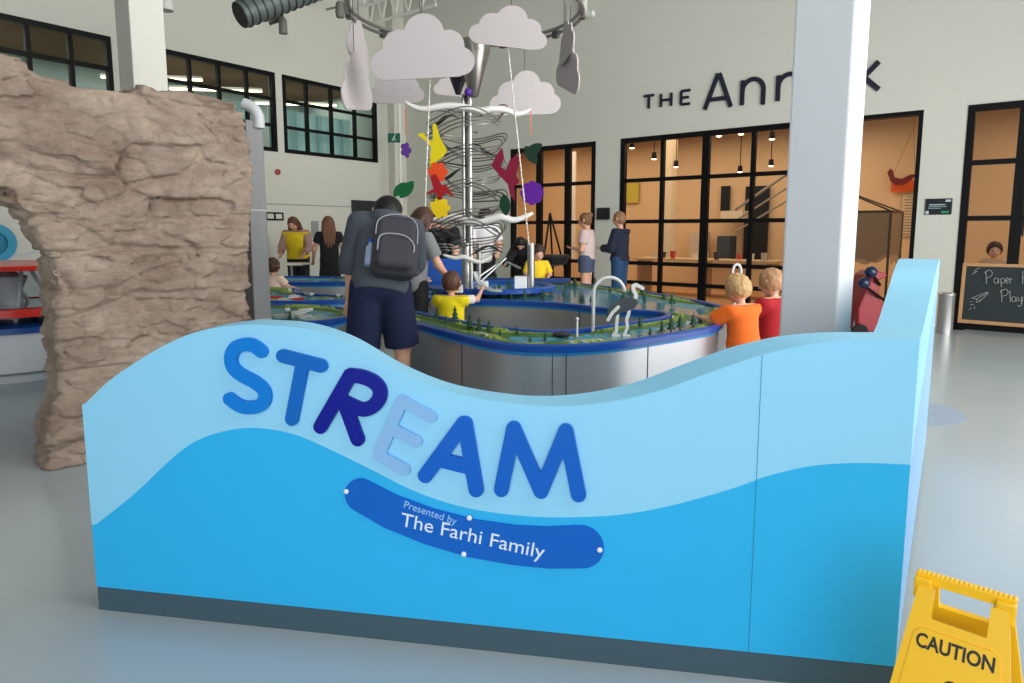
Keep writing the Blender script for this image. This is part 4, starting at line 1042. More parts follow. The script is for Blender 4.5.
        ps.append(dict(cap(H0+HX[1]*.062*q-HX[2]*.022*q, H0+HX[1]*.062*q-HX[2]*.022*q, .044*q, sc=[(tuple(HX[2]), 1.35)]), neg=True, k=.008))
        fl = Field(ps, max(v*.8, .008), k=.012)
        # tousle
        gx = np.stack(np.meshgrid(*[fl.o[i]+fl.v*np.arange(fl.n[i]) for i in range(3)], indexing='ij'), -1); fl.F = fl.F+(.008 if hs > 1.2 else .004)*vn(gx*(np.array([70, 70, 45]) if hs > 1.2 else np.array([90, 90, 22])), 3)-(.004 if hs > 1.2 else 0)
        if hair not in ('long', 'veil'): fl.clip(H0-HX[2]*.050*q-HX[1]*.03*q, (-HX[2]-HX[1]*0)) if hair != 'pony' else None
        a_, b_ = fl.mesh(); obj('hair', (a_.tolist(), b_.tolist()), mat('hair_%d_%d_%d' % hcol, hcol, .6, var=.25, vscale=30, stretch=(3, 3, .5)), r, smooth=180, local=True)
    r2 = dict(C=C, R=R, X=X, h=h, HX=HX, H0=H0, root=r, P0=P0*h)
    return r2
def pos(x, D): 
    p = at(x, 300, D); return (p.x, p.y, 0)
dn = lambda x, y: V(x, y, -1)
# man with backpack
man = person('man in grey hoodie and navy shorts with a grey backpack, head bowed, seen from behind', pos(381, 5.15), math.radians(14), 1.86, v=.009, lean=27, nod=34, side=8, wide=1.06,
    armL=(V(-.26, .02, -1), V(-.10, -.02, -1)), armR=(V(.1, .5, -.8), V(-.2, .8, -.5)), legL=(V(-.10, .02, -1), V(0, -.06, -1)), legR=(V(.12, .05, -1), V(0, -.06, -1)),
    hair='short', hcol=(14, 12, 12), clothes=[('hoodie', (74, 80, 90), 'top', dict(g=.022, sleeve=1.35, hem=-.055, hood=True)), ('shorts', (14, 26, 62), 'bottom', dict(g=.014, len=.98, loose=.020)), ('shoes', (40, 40, 44), 'shoes')])
# backpack
C = man['C']; R_ = man['R']; Xm = man['X']; hh = man['h']
bk = C['chest'].lerp(C['waist'], .78)-(R_@V(0, 1, 0))*.20+(R_@V(1, 0, 0))*.08
def rbox(G, c, ax, hs_, r):
    g = G-np.array(c); d = np.stack([np.abs(g@np.array(a))-s+r for a, s in zip(ax, hs_)], -1); return np.linalg.norm(np.maximum(d, 0), axis=-1)+np.minimum(d.max(-1), 0)-r
axs = [tuple(R_@V(1, 0, 0)), tuple(R_@V(0, 1, 0)), tuple(R_@V(0, 0, 1))]
def sdf_obj(name, fn, c, ext, vv, m, parent, **k):
    lo = np.array(c)-ext; n = int(2*ext/vv)+1; G = np.stack(np.meshgrid(*[lo[i]+vv*np.arange(n) for i in range(3)], indexing='ij'), -1)
    a_, b_ = surfnet(fn(G), lo, vv); return obj(name, (a_.tolist(), b_.tolist()), m, parent, smooth=180, **k)
W2 = ROOTM[man['root'].name]
bpk = thing('backpack', 'dark grey backpack with pale zip piping worn by the bowed man', 'backpack', W2@Vector((bk.x, bk.y, bk.z-.24)), math.radians(14))
off = Vector((bk.x, bk.y, bk.z-.24)); cbk = bk-off
gb = mat('backpack_grey', (62, 62, 70), .8, bump=.2, bscale=150)
def bfn(G):
    a = rbox(G, cbk, axs, (.165, .095, .235), .07); b2 = rbox(G, cbk+(R_@V(0, -.10, -.085)), axs, (.135, .05, .125), .045)
    h_ = np.clip(.5+.5*(b2-a)/.02, 0, 1); return b2+(a-b2)*h_-.02*h_*(1-h_)
sdf_obj('pack_body', bfn, cbk, .36, .009, gb, bpk, local=True)
def bl(x, y, z): return cbk+R_@V(x, y, z)
pip = mat('zip_piping', (176, 178, 182), .6)
obj('zip_piping', MB().tube(cat([bl(-.125, -.152, -.10), bl(-.12, -.154, .0), bl(-.06, -.156, .035), bl(.06, -.156, .03), bl(.125, -.153, -.03), bl(.128, -.15, -.09)], 5), .005, 6), pip, bpk, local=True, smooth=60)
obj('zip_piping', MB().tube(cat([bl(-.15, -.075, .06), bl(-.14, -.085, .17), bl(-.05, -.09, .225), bl(.07, -.09, .225), bl(.14, -.085, .16), bl(.152, -.075, .02)], 5), .005, 6), pip, bpk, local=True, smooth=60)
obj('top_handle', MB().tube(cat([bl(-.05, .05, .225), bl(-.035, .05, .27), bl(.035, .05, .27), bl(.05, .05, .225)], 5), .011, 8), gb, bpk, local=True, smooth=60)
for sg in (-1, 1):
    sh = C['sL' if sg < 0 else 'sR']-off
    obj('strap', MB().tube(cat([bl(.09*sg, .05, .20), sh.lerp(C['neck0']-off, .35)+Vector((0, -.02, .075)), sh.lerp(C['neck0']-off, .3)+R_@V(0, .125, -.03), sh+R_@V(-.0, .12, -.16), bl(.17*sg, .10, -.13), bl(.15*sg, .04, -.17)], 6), .024, 10, flat=.35), mat('strap_grey', (84, 82, 84), .8), bpk, local=True, smooth=60)
btl = bl(-.18, .0, -.08); obj('bottle', MB().lathe(btl, [(.03, -.08), (.03, .06), (.014, .08), (.014, .10)], 14, axis=R_@V(0, 0, 1)), mat('bottle_clear', (150, 170, 200), .2), bpk, local=True, smooth=40)
obj('bottle_cap', MB().lathe(btl, [(.017, .10), (.017, .125), (0, .126)], 14, axis=R_@V(0, 0, 1)), mat('cap_blue', (30, 70, 190), .4), bpk, local=True, smooth=40)

# the woman beside him
person('woman with long brown hair and grey top reaching towards the child, beside the backpack', pos(413, 6.78), math.radians(-40), 1.66, v=.010, lean=6, nod=22, hair='long', hcol=(74, 48, 36), armL=(V(-.2, .3, -1), V(.0, .9, -.6)), armR=(V(.25, .35, -1), V(.1, .8, -.9)),
    clothes=[('grey_top', (128, 130, 132), 'top', dict(g=.014, sleeve=.7, hem=-.08)), ('leggings', (20, 20, 24), 'bottom', dict(g=.006, len=1.9)), ('shoes', (60, 60, 60), 'shoes')])
person('toddler in a bright yellow smock seen from behind, between woman and wire tower', pos(451, 6.66), math.radians(-12), 1.0, v=.008, hs=1.45, wide=1.15, hair='short', hcol=(92, 60, 44), armL=(V(-.7, .5, -.4), V(0, 1, .1)), armR=(V(.7, .5, .0), V(.1, .8, .5)), nod=8,
    clothes=[('white_shirt', (232, 226, 222), 'top', dict(g=.010, sleeve=.8)), ('yellow_smock', (244, 222, 20), 'top', dict(g=.026, sleeve=.35, hem=-.06, flare=.02)), ('leggings', (60, 70, 100), 'bottom', dict(g=.008, len=1.9)), ('shoes', (200, 200, 200), 'shoes')])
person('person in a black T-shirt bending over the basin behind the wire tower', pos(446, 10.75), PI-.35, 1.76, v=.012, lean=20, nod=24, hair='short', hcol=(74, 46, 34), wide=1.2, armL=(V(-.3, .3, -1), V(0, .5, -1)), armR=(V(.3, .25, -1), V(0, .4, -1)),
    clothes=[('black_shirt', (22, 22, 26), 'top', dict(g=.018, sleeve=.8, hem=-.05)), ('black_trousers', (26, 26, 30), 'bottom', dict(g=.012)), ('shoes', (60, 60, 60), 'shoes')])
cp_ = person('man in white T-shirt and dark cap standing behind the wire tower', pos(483, 11.3), PI+.25, 1.82, v=.012, nod=30, lean=8, hair='short', hcol=(40, 30, 26), armL=(V(-.25, .2, -1), V(.3, .8, -.5)), armR=(V(.25, .2, -1), V(-.1, .9, -.5)),
    clothes=[('white_shirt', (226, 226, 226), 'top', dict(g=.016, sleeve=.75, hem=-.05)), ('black_shorts', (24, 26, 32), 'bottom', dict(g=.014, len=.95)), ('shoes', (60, 60, 60), 'shoes')])
H0 = cp_['H0']; obj('cap', MB().ball(H0+V(0, -.005, .035)*1.8*.5, (.115, .125, .10), 16, 10).box(H0+V(0, .13, .045), (.15, .12, .015)), mat('cap_dark', (30, 32, 40), .7), cp_['root'], smooth=50, local=True)
person('child in yellow T-shirt playing at the water behind the right stand pipe', pos(537, 10.8), PI+.2, 1.20, v=.009, hs=1.4, wide=1.1, hair='short', hcol=(52, 34, 26), nod=22, armL=(V(-.4, .3, -1), V(.4, .9, -.2)), armR=(V(.4, .3, -1), V(-.2, .9, -.2)),
    clothes=[('yellow_shirt', (240, 206, 40), 'top', dict(g=.016, sleeve=.9, hem=-.05)), ('shorts', (40, 50, 70), 'bottom', dict(g=.01, len=.9)), ('shoes', (200, 200, 200), 'shoes')])
person('person in dark clothes crouched behind the child in the yellow T-shirt', pos(526, 11.8), PI-.3, 1.45, v=.012, lean=30, nod=30, hair='veil', hcol=(16, 16, 18), armL=(V(-.3, .5, -.8), V(0, .9, -.3)), armR=(V(.3, .5, -.8), V(0, .9, -.3)),
    clothes=[('black_jacket', (22, 22, 26), 'top', dict(g=.02, sleeve=1.9, hem=-.05)), ('black_trousers', (24, 24, 28), 'bottom', dict(g=.012)), ('shoes', (40, 40, 40), 'shoes')])
person('woman in pale pink top and denim shorts standing by the left annex window', pos(586, 11.9), math.radians(68), 1.70, v=.012, hair='bun', hcol=(120, 84, 56), nod=6, wide=1.05, armL=(V(-.1, .1, -1), V(.5, .8, .1)), armR=(V(.2, -.05, -1), V(0, .15, -1)),
    clothes=[('pink_top', (214, 192, 188), 'top', dict(g=.016, sleeve=.6, hem=-.01)), ('denim_shorts', (74, 84, 112), 'bottom', dict(g=.014, len=.48)), ('shoes', (220, 220, 220), 'shoes')])
person('man in navy hoodie and blue jeans with arms folded in front of the annex', pos(619, 11.9), math.radians(60), 1.72, v=.012, hair='short', hcol=(140, 104, 74), nod=4, wide=1.1, armL=(V(-.2, .25, -1), V(.5, .9, .0)), armR=(V(.25, .15, -1), V(-.3, 1, -.1)),
    clothes=[('navy_hoodie', (26, 34, 54), 'top', dict(g=.018, sleeve=1.9, hem=-.03, hood=True)), ('blue_jeans', (34, 72, 112), 'bottom', dict(g=.010)), ('shoes', (60, 50, 50), 'shoes')])
person('small child in an orange T-shirt reaching over the water table rim', pos(745, 5.35), math.radians(30), 1.06, v=.0075, hs=1.42, wide=1.22, hair='short', hcol=(196, 158, 108), nod=10, turn=8, lean=6, armL=(V(-.45, .75, -.55), V(-.1, 1, .15)), armR=(V(.25, .7, -.6), V(-.4, 1, .25)),
    clothes=[('orange_shirt', (250, 112, 30), 'top', dict(g=.022, sleeve=.92, hem=-.14, flare=.01)), ('shorts', (50, 60, 84), 'bottom', dict(g=.005, len=.95)), ('shoes', (200, 200, 200), 'shoes')])
person('small child in a dark red T-shirt half hidden by the front pillar', pos(775, 5.75), math.radians(30), 1.08, v=.0085, hs=1.4, wide=1.2, hair='short', hcol=(178, 134, 96), nod=14, turn=15, armL=(V(-.3, .6, -.7), V(-.1, 1, .0)), armR=(V(.35, .3, -1), V(0, .8, -.3)),
    clothes=[('red_shirt', (170, 22, 34), 'top', dict(g=.022, sleeve=.9, hem=-.14, flare=.01)), ('shorts', (40, 44, 60), 'bottom', dict(g=.005, len=.95)), ('shoes', (120, 120, 120), 'shoes')])
yw = person('woman wearing a yellow apron over a patterned top, leaning behind the white table', pos(300, 13.4), PI-.1, 1.70, v=.013, lean=8, nod=22, hair='long', hcol=(96, 56, 36), wide=1.15, armL=(V(-.3, .2, -1), V(.2, .8, -.6)), armR=(V(.3, .2, -1), V(-.2, .8, -.6)),
    clothes=[('patterned_top', (176, 140, 130), 'top', dict(g=.014, sleeve=1.7, hem=-.03)), ('yellow_apron', (236, 206, 30), 'top', dict(g=.024, sleeve=.1, hem=-.03)), ('black_trousers', (26, 26, 30), 'bottom', dict(g=.012)), ('shoes', (30, 30, 30), 'shoes')])
person('woman with long hair in a long black dress seen from behind, by the white table', pos(331, 12.2), math.radians(18), 1.66, v=.012, hair='long', hcol=(110, 72, 48), nod=14, armL=(V(-.35, .25, -1), V(-.1, .6, -.8)), armR=(V(.3, .0, -1), V(0, .2, -1)),
    clothes=[('black_dress', (18, 18, 22), 'dress', dict(g=.012, z=.1, sleeve=.5)), ('shoes', (30, 30, 30), 'shoes')])
person('toddler in a pale peach top at the left water tables, next to the grey post', pos(274, 9.45), math.radians(-20), 1.02, v=.010, hs=1.45, wide=1.15, hair='short', hcol=(74, 46, 34), armL=(V(-.4, .5, -.8), V(0, 1, -.2)), armR=(V(.5, .5, -.8), V(.2, 1, -.2)),
    clothes=[('peach_top', (240, 212, 192), 'top', dict(g=.018, sleeve=.7, hem=-.06, flare=.02)), ('leggings', (200, 170, 150), 'bottom', dict(g=.008, len=1.9)), ('shoes', (200, 200, 200), 'shoes')])
person('child standing inside the annex, face seen just above the chalkboard', pos(990, 10.75), PI-.5, 1.22, v=.011, hs=1.35, hair='short', hcol=(60, 40, 30), nod=4,
    clothes=[('beige_shirt', (206, 170, 140), 'top', dict(g=.016, sleeve=.9, hem=-.05)), ('shorts', (60, 60, 80), 'bottom', dict(g=.014, len=.95)), ('shoes', (120, 120, 120), 'shoes')])
# ---------------------------------------------------------------- signs and fittings
# THE Annex
ink = mat('sign_ink', (22, 24, 46), .5)
def sp(x, y): return wr(x, y)
an = CORNER+ER*sp(760, 100)[0]+Z3*3.5+NR*.01
sg = thing('annex_sign', 'dark navy raised lettering THE Annex on the wall over the glazed front', 'sign', an)
fS = (CORNER+NR*.001, ER, Z3, NR)
def q5(x, y): return sp(600+x/4.88, 60+y/4.88)
def letter(paths, r, nm):
    paths = [[(float(p[0]), float(p[1])) for p in q] for q in paths]
    obj('letter', plate(strokes(paths, r, True), pbounds(paths, r), .010, .03, fS), ink, sg, label='letter '+nm)
# THE cap height
def bx_(u, z0, z1, kind, w):
    m = (z0+z1)/2
    if kind == 'T': return [[(u, z1), (u+w, z1)], [(u+w/2, z1), (u+w/2, z0)]]
    if kind == 'H': return [[(u, z0), (u, z1)], [(u+w, z0), (u+w, z1)], [(u, m), (u+w, m)]]
    if kind == 'E': return [[(u, z0), (u, z1)], [(u, z1), (u+w, z1)], [(u, m), (u+w*.85, m)], [(u, z0), (u+w, z0)]]
ulist = [(q5(216, 180)[0], q5(266, 180)[0], 'T'), (q5(300, 180)[0], q5(350, 180)[0], 'H'), (q5(398, 180)[0], q5(442, 180)[0], 'E')]
zT1 = q5(240, 175)[1]; zT0 = q5(240, 238)[1]
for a, b, k in ulist: letter(bx_(a, zT0, zT1, k, b-a), .022, k)
a0 = q5(513, 243); a1 = q5(580, 68); a2 = q5(640, 232)
zA0 = a0[1]; zA1 = q5(582, 66)[1]
ua0, ua1 = a0[0], a2[0]; um = (ua0+ua1)/2
letter([[(ua0, zA0), (um-.01, zA1)], [(um+.01, zA1), (ua1, zA0)], [(ua0+(um-ua0)*.3, zA0+(zA1-zA0)*.27), (ua1-(ua1-um)*.3, zA0+(zA1-zA0)*.27)]], .036, 'A')
def nn(u0, u1):
    xh = q5(700, 90)[1]; xh = zA0+(zA1-zA0)*.70; w = u1-u0; arc = [(u0+w/2-w/2*math.cos(t), xh-w*.5+w*.5*math.sin(t)) for t in np.linspace(0, PI, 12)]
    return [[(u0, zA0), (u0, xh)], arc+[(u1, zA0)]]
n0 = q5(695, 200)[0]; n1 = q5(797, 200)[0]; letter(nn(n0, n1), .035, 'n'); n2 = q5(868, 200)[0]; letter(nn(n2, n2+n1-n0), .035, 'n')
xh = zA0+(zA1-zA0)*.70
xR = sp(879, 90)[0]; xw = .42
ue = (n2+(n1-n0)+xR-xw)/2; rE = min((xh-zA0)/2, (xR-xw-n2-(n1-n0))/2-.08)
letter([[(ue-rE, zA0+rE), (ue+rE, zA0+rE)], [(ue+rE*math.cos(t), zA0+rE+rE*math.sin(t)) for t in np.linspace(0, 1.78*PI, 24)]], .033, 'e')
letter([[(xR-xw, zA0), (xR-.02, xh)], [(xR-xw, xh), (xR, zA0)]], .036, 'x')

# wall plaque, small dark sign, exit sign, speaker etc
def wallbox(name, x0, y0, x1, y1, d, m, label, c_, parent=None):
    u0, z1 = wr(x0, y0); u1, z0 = wr(x1, y1); c = CORNER+ER*((u0+u1)/2)+Z3*((z0+z1)/2)+NR*(d/2+.001)
    return obj(name, MB().box(c, (u1-u0, d, z1-z0), ER), m, parent, bevel=.004 if parent is None else 0, label=label, **({'cat': c_} if c_ else {}))
o = wallbox('wall_plaque', 926, 199, 951.5, 214.5, .02, mat('plaque_black', (18, 26, 34), .4), 'small black notice with pale text between annex door and right window', 'notice')
u0, z1 = wr(926, 199); u1, z0 = wr(951.5, 214.5)
def on_wall(u, z, d): return CORNER+ER*u+Z3*z+NR*d
for (fa, fb, fz, hgt, c) in ((.15, .75, .62, .014, (190, 205, 210)), (.12, .8, .5, .010, (150, 170, 176)), (.12, .6, .4, .010, (150, 170, 176)), (.62, .9, .16, .03, (40, 150, 110)), (.03, .15, .14, .045, (200, 214, 220)), (.75, .95, .86, .03, (190, 205, 210))):
    a = u0+(u1-u0)*fa; b = u0+(u1-u0)*fb; z = z0+(z1-z0)*fz
    obj('print_line', MB().box(on_wall((a+b)/2, z, .0225), (b-a, .002, hgt), ER), mat('print%s' % str(c), c), o)
wallbox('wall_screen', 598, 208, 610, 219.5, .05, mat('screen_black', (14, 15, 18), .3), 'small black screen on the pier between the two annex windows', 'screen')
# exit sign on the corner
e0 = at(394, 138, 16.0); es = thing('exit_sign', 'small green exit sign projecting from the far corner pier', 'sign', e0-Z3*.12)
obj('sign_box', MB().box(e0, (.28, .04, .2)), mat('exit_green', (22, 96, 80), .4), es)
obj('running_figure', MB().tube([e0+V(-.04, -.022, -.06), e0+V(.0, -.022, 0), e0+V(.02, -.022, .05)], .012, 6).tube([e0+V(.04, -.022, -.06), e0+V(.0, -.022, 0)], .01, 6).ball(e0+V(.03, -.022, .07), .014, 8, 6), mat('exit_white', (220, 235, 230)), es)
# door and small frames on the left wall
def lwbox(name, x0, y0, x1, y1, d, m, label, c_):
    s0, z1 = wl(x0, y0); s1, z0 = wl(x1, y1); c = CORNER-EL*((s0+s1)/2)+Z3*((z0+z1)/2)+NL*(d/2+.001)
    return obj(name, MB().box(c, (abs(s0-s1), d, abs(z1-z0)), EL), m, label=label, cat=c_, bevel=.004)
lwbox('wall_monitor', 351, 200, 379, 238, .06, mat('monitor_dark', (38, 46, 48), .35), 'dark blank panel on the white wall behind the bowed man', 'panel')
fA = lwbox('wall_outlet_panel', 264.5, 212, 283, 220.5, .03, black, 'small black double frame on the white wall above the peach toddler', 'frame')
s0, z1 = wl(264.5, 212); s1, z0 = wl(283, 220.5)
for f in (.27, .73):
    s = s0+(s1-s0)*f; obj('insert', MB().box(CORNER-EL*s+Z3*((z0+z1)/2)+NL*.033, (abs(s1-s0)*.34, .004, (z1-z0)*.6), EL), white, fA)
lwbox('wall_notice', 311, 221, 318.5, 238, .02, mat('notice_grey', (150, 156, 156), .5), 'grey notice on the wall between the two long haired women', 'notice')
s_, z_ = wl(313, 205); obj('wall_sensor', MB().box(CORNER-EL*s_+Z3*z_+NL*.03, (.08, .05, .12), EL), mat('sensor_white', (210, 210, 206)), label='small white wall sensor above the woman in the yellow apron', cat='sensor', bevel=.008) if 0 else None
pz = at(401, 200, 16.3); obj('corner_pipe', MB().tube([Vector((pz.x, pz.y, .0)), Vector((pz.x, pz.y, 5.6))], .035, 12), mat('white_steel', (235, 235, 228), .5), smooth=60, label='thin white vertical pipe in the far corner by the exit sign', cat='pipe')
fb_ = wl(284, 172); obj('fire_bell', MB().lathe(CORNER-EL*wl(277, 172)[0]+Z3*wl(277, 172)[1]+NL*.001, [(.06, 0), (.06, .04), (.03, .06), (0, .06)], 14, axis=NL), mat('bell_red', (170, 50, 40), .4), label='tiny red alarm on the left wall between two upper windows', cat='alarm', smooth=50)

# duct, lights, speaker, pipe
duct = thing('air_duct', 'dark grey round spiral air duct under the roof at upper left', 'duct', at(240, 16, 9.2)-Z3*.2)
da = at(240, 15, 9.2); db = at(415, -50, 11.0); dm = mat('duct_steel', (96, 106, 104), .5, .15)
obj('duct_tube', MB().tube([da, db], .165, 28), dm, duct, smooth=50)
for i in range(26):
    p = da.lerp(db, .02+i/27); q = da.lerp(db, .02+i/27+.006); obj('duct_ring', MB().tube([p, q], .178, 28), mat('duct_seam', (58, 64, 66), .5, .2), duct, smooth=50)
obj('duct_grille', MB().tube([da-(db-da).normalized()*.01, da], .15, 24), mat('duct_dark', (26, 28, 30), .6), duct)
def spotl(x, y, D, label, bulb=True, ax=(0, 0, -1)):
    p = at(x, y, D); a = Vector(ax).normalized(); t = thing('track_spotlight', label, 'spotlight', p-Z3*.1)
    obj('lamp_head', MB().lathe(p, [(.03, -.12), (.055, -.08), (.06, .1)], 18, axis=a), mat('lamp_grey', (110, 108, 102), .4), t, smooth=40)
    if bulb: obj('lamp_glow', MB().lathe(p, [(.045, .085), (.0, .09)], 16, axis=a), mat('lamp_em', (255, 236, 190), emit=3), t)
    obj('lamp_stem', MB().tube([p-a*.1, Vector((p.x, p.y, p.z+.25))], .012, 6), black, t)
spotl(283, 26, 9.9, 'small spotlight pointing down below the duct, right one of the pair')
spotl(275, 19, 10.0, 'small grey spotlight angled left below the duct, left one of the pair', False, (-.8, -.2, -.3))
pl2 = at(165, 3, 8.0); t = thing('pendant_lamp', 'white cylinder lamp with warm glow beside the left column', 'lamp', pl2-Z3*.12)
obj('lamp_cylinder', MB().lathe(pl2, [(.08, -.08), (.085, -.08), (.085, .25), (0, .25)], 24), mat('lamp_white', (200, 200, 195), .5), t, smooth=40); obj('lamp_glow', MB().lathe(pl2, [(0, -.06), (.075, -.06)], 20), mat('lamp_em', (255, 236, 190), emit=3), t)
obj('lamp_stem', MB().tube([pl2+Z3*.25, pl2+Z3*.9], .01, 6), black, t)
sp_ = at(340, 9.5, 13.0); t = thing('roof_speaker', 'grey rounded speaker under the roof left of the cloud ring', 'speaker', sp_-Z3*.15); obj('speaker_shell', MB().lathe(sp_, [(.0, -.14), (.07, -.135), (.085, -.05), (.075, .1), (.05, .13), (0, .135)], 20), mat('speaker_grey', (128, 126, 120), .6), t, smooth=50)
obj('speaker_arm', MB().tube([sp_+Z3*.05, sp_+V(-.25, .0, .0)], .02, 8), mat('speaker_grey', (128, 126, 120), .6), t)
w1 = wr(589, 10)[0]; zp = wr(589, 12)[1]; p0 = CORNER+ER*w1+NR*.15
obj('elbow_pipe', MB().tube(cat([p0+Z3*(ZC-.02), p0+Z3*(zp+.25), p0+Z3*(zp+.02), p0+Z3*(zp-.08)+ER*.05, p0+Z3*(zp-.10)+ER*.13, p0+Z3*(zp-.10)+ER*.2], 5), .055, 14), mat('white_steel', (235, 235, 228), .5), smooth=60, label='white pipe with an elbow coming down the back wall near the top centre', cat='pipe')

# chalkboard A-sign
c0 = atz(957, 329, 0); cu = (ER*.995+NR*.05).normalized(); cn = Vector((cu.y, -cu.x, 0))
Ds = c0.y; zt1 = at(957, 263, Ds).z; tilt = .07
cbw = 1.25
ch = thing('chalkboard_stand', 'black chalkboard in a pale wooden frame standing before the right annex window', 'chalkboard', c0+cu*(cbw/2))
vup = (Z3-cn*tilt).normalized()
wd = mat('chalk_frame_wood', (196, 150, 104), .6, var=.1)
def cbp(a, b, d=0): return c0+cu*a+vup*b+cn*d
Hc = zt1; cz0 = .10
obj('board', MB().box(cbp(cbw/2, (Hc+cz0)/2, 0), (cbw-.06, .02, Hc-cz0-.06), cu, vup), mat('chalk_black', (38, 48, 50), .7, var=.12, vscale=3), ch)
for a, b, w_, h_ in ((cbw/2, Hc-.02, cbw, .045), (cbw/2, cz0+.02, cbw, .05), (.022, (Hc+cz0)/2, .045, Hc-cz0-.05), (cbw-.022, (Hc+cz0)/2, .045, Hc-cz0-.05)):
    obj('frame_rail', MB().box(cbp(a, b, .004), (w_, .04, h_), cu, vup), wd, ch, bevel=.004)
for a in (.03, cbw-.03): obj('stand_leg', MB().bar(cbp(a, .0, .0)+Z3*.0, cbp(a, cz0+.01), .045, .03), black, ch); obj('rear_leg', MB().bar(cbp(a, Hc-.1, -.03), cbp(a, 0, -.40), .03, .03), black, ch)
obj('foot_plate', MB().box(cbp(.02, .012, .0), (.14, .2, .02), cu), black, ch)
chm = mat('chalk_white', (158, 166, 164), .9)
def cpx(x, y):     # crop frame of the chalkboard picture
    p = onplane(780+x/3.795, 200+y/3.795, cbp(0, Hc/2, .012), (cn+vup*0).normalized()); return p
def chalk(pts, r=.008, sm=True):
    P = [cpx(*p)+cn*.008 for p in pts]; obj('chalk_mark', MB().tube(cat(P, 5) if sm else P, r, 5), chm, ch, smooth=60)
s1 = [  # Paper
 [(781, 268), (784, 318)], [(776, 276), (795, 266), (806, 276), (800, 290), (786, 294)],
 [(828, 298), (816, 297), (812, 310), (820, 317), (828, 308), (829, 297), (830, 316)],
 [(838, 298), (840, 330)], [(838, 302), (848, 297), (853, 306), (847, 315), (839, 312)],
 [(857, 307), (868, 303), (863, 296), (857, 303), (859, 314), (869, 314)], [(873, 298), (874, 315)], [(874, 302), (881, 297)],
 # A of next word
 [(921, 318), (921, 272), (926, 272)], [(921, 294), (926, 294)],
 # Play
 [(840, 340), (842, 388)], [(834, 348), (855, 338), (866, 348), (860, 360), (845, 364)], [(873, 344), (874, 387)],
 [(893, 368), (883, 368), (880, 380), (888, 386), (894, 378), (895, 367), (897, 386)], [(903, 368), (905, 382), (915, 382)], [(915, 367), (916, 396), (908, 404), (902, 398)], [(920, 368), (920, 386)],
 # paper plane
 [(728, 372), (790, 350), (752, 388), (748, 376), (790, 350)], [(728, 372), (748, 376)], [(752, 388), (760, 378)], [(722, 398), (735, 396)], [(716, 416), (728, 410)], [(740, 404), (738, 414)], [(730, 384), (722, 386)],
 [(735, 275), (745, 262), (758, 258)], [(730, 282), (750, 270)]]
for q in s1: chalk(q, .0048, len(q) > 3)
obj('chalk_smudge', MB().box(c0+cu*.2+Z3*.5, (.01, .001, .01)), chm, ch) if 0 else None
# steel bin
bnp = atz(944, 333, 0); obj('steel_bin', MB().lathe(bnp, [(.10, 0), (.10, .51), (.105, .52), (.105, .545), (.085, .56), (.07, .54), (0, .53)], 28), mat('bin_steel', (190, 190, 188), .3, .8), label='narrow brushed steel cylinder bin between sign board and chalkboard', cat='bin', smooth=40)
# floor spot
fs_ = atz(899, 410, .0); obj('floor_spot', MB().lathe((fs_.x, fs_.y, .0015), [(.45, 0), (.45, .002), (0, .002)], 48), mat('spot_blue', (150, 170, 190), .4), label='pale blue round spot on the floor right of the sign board', cat='floor decal')

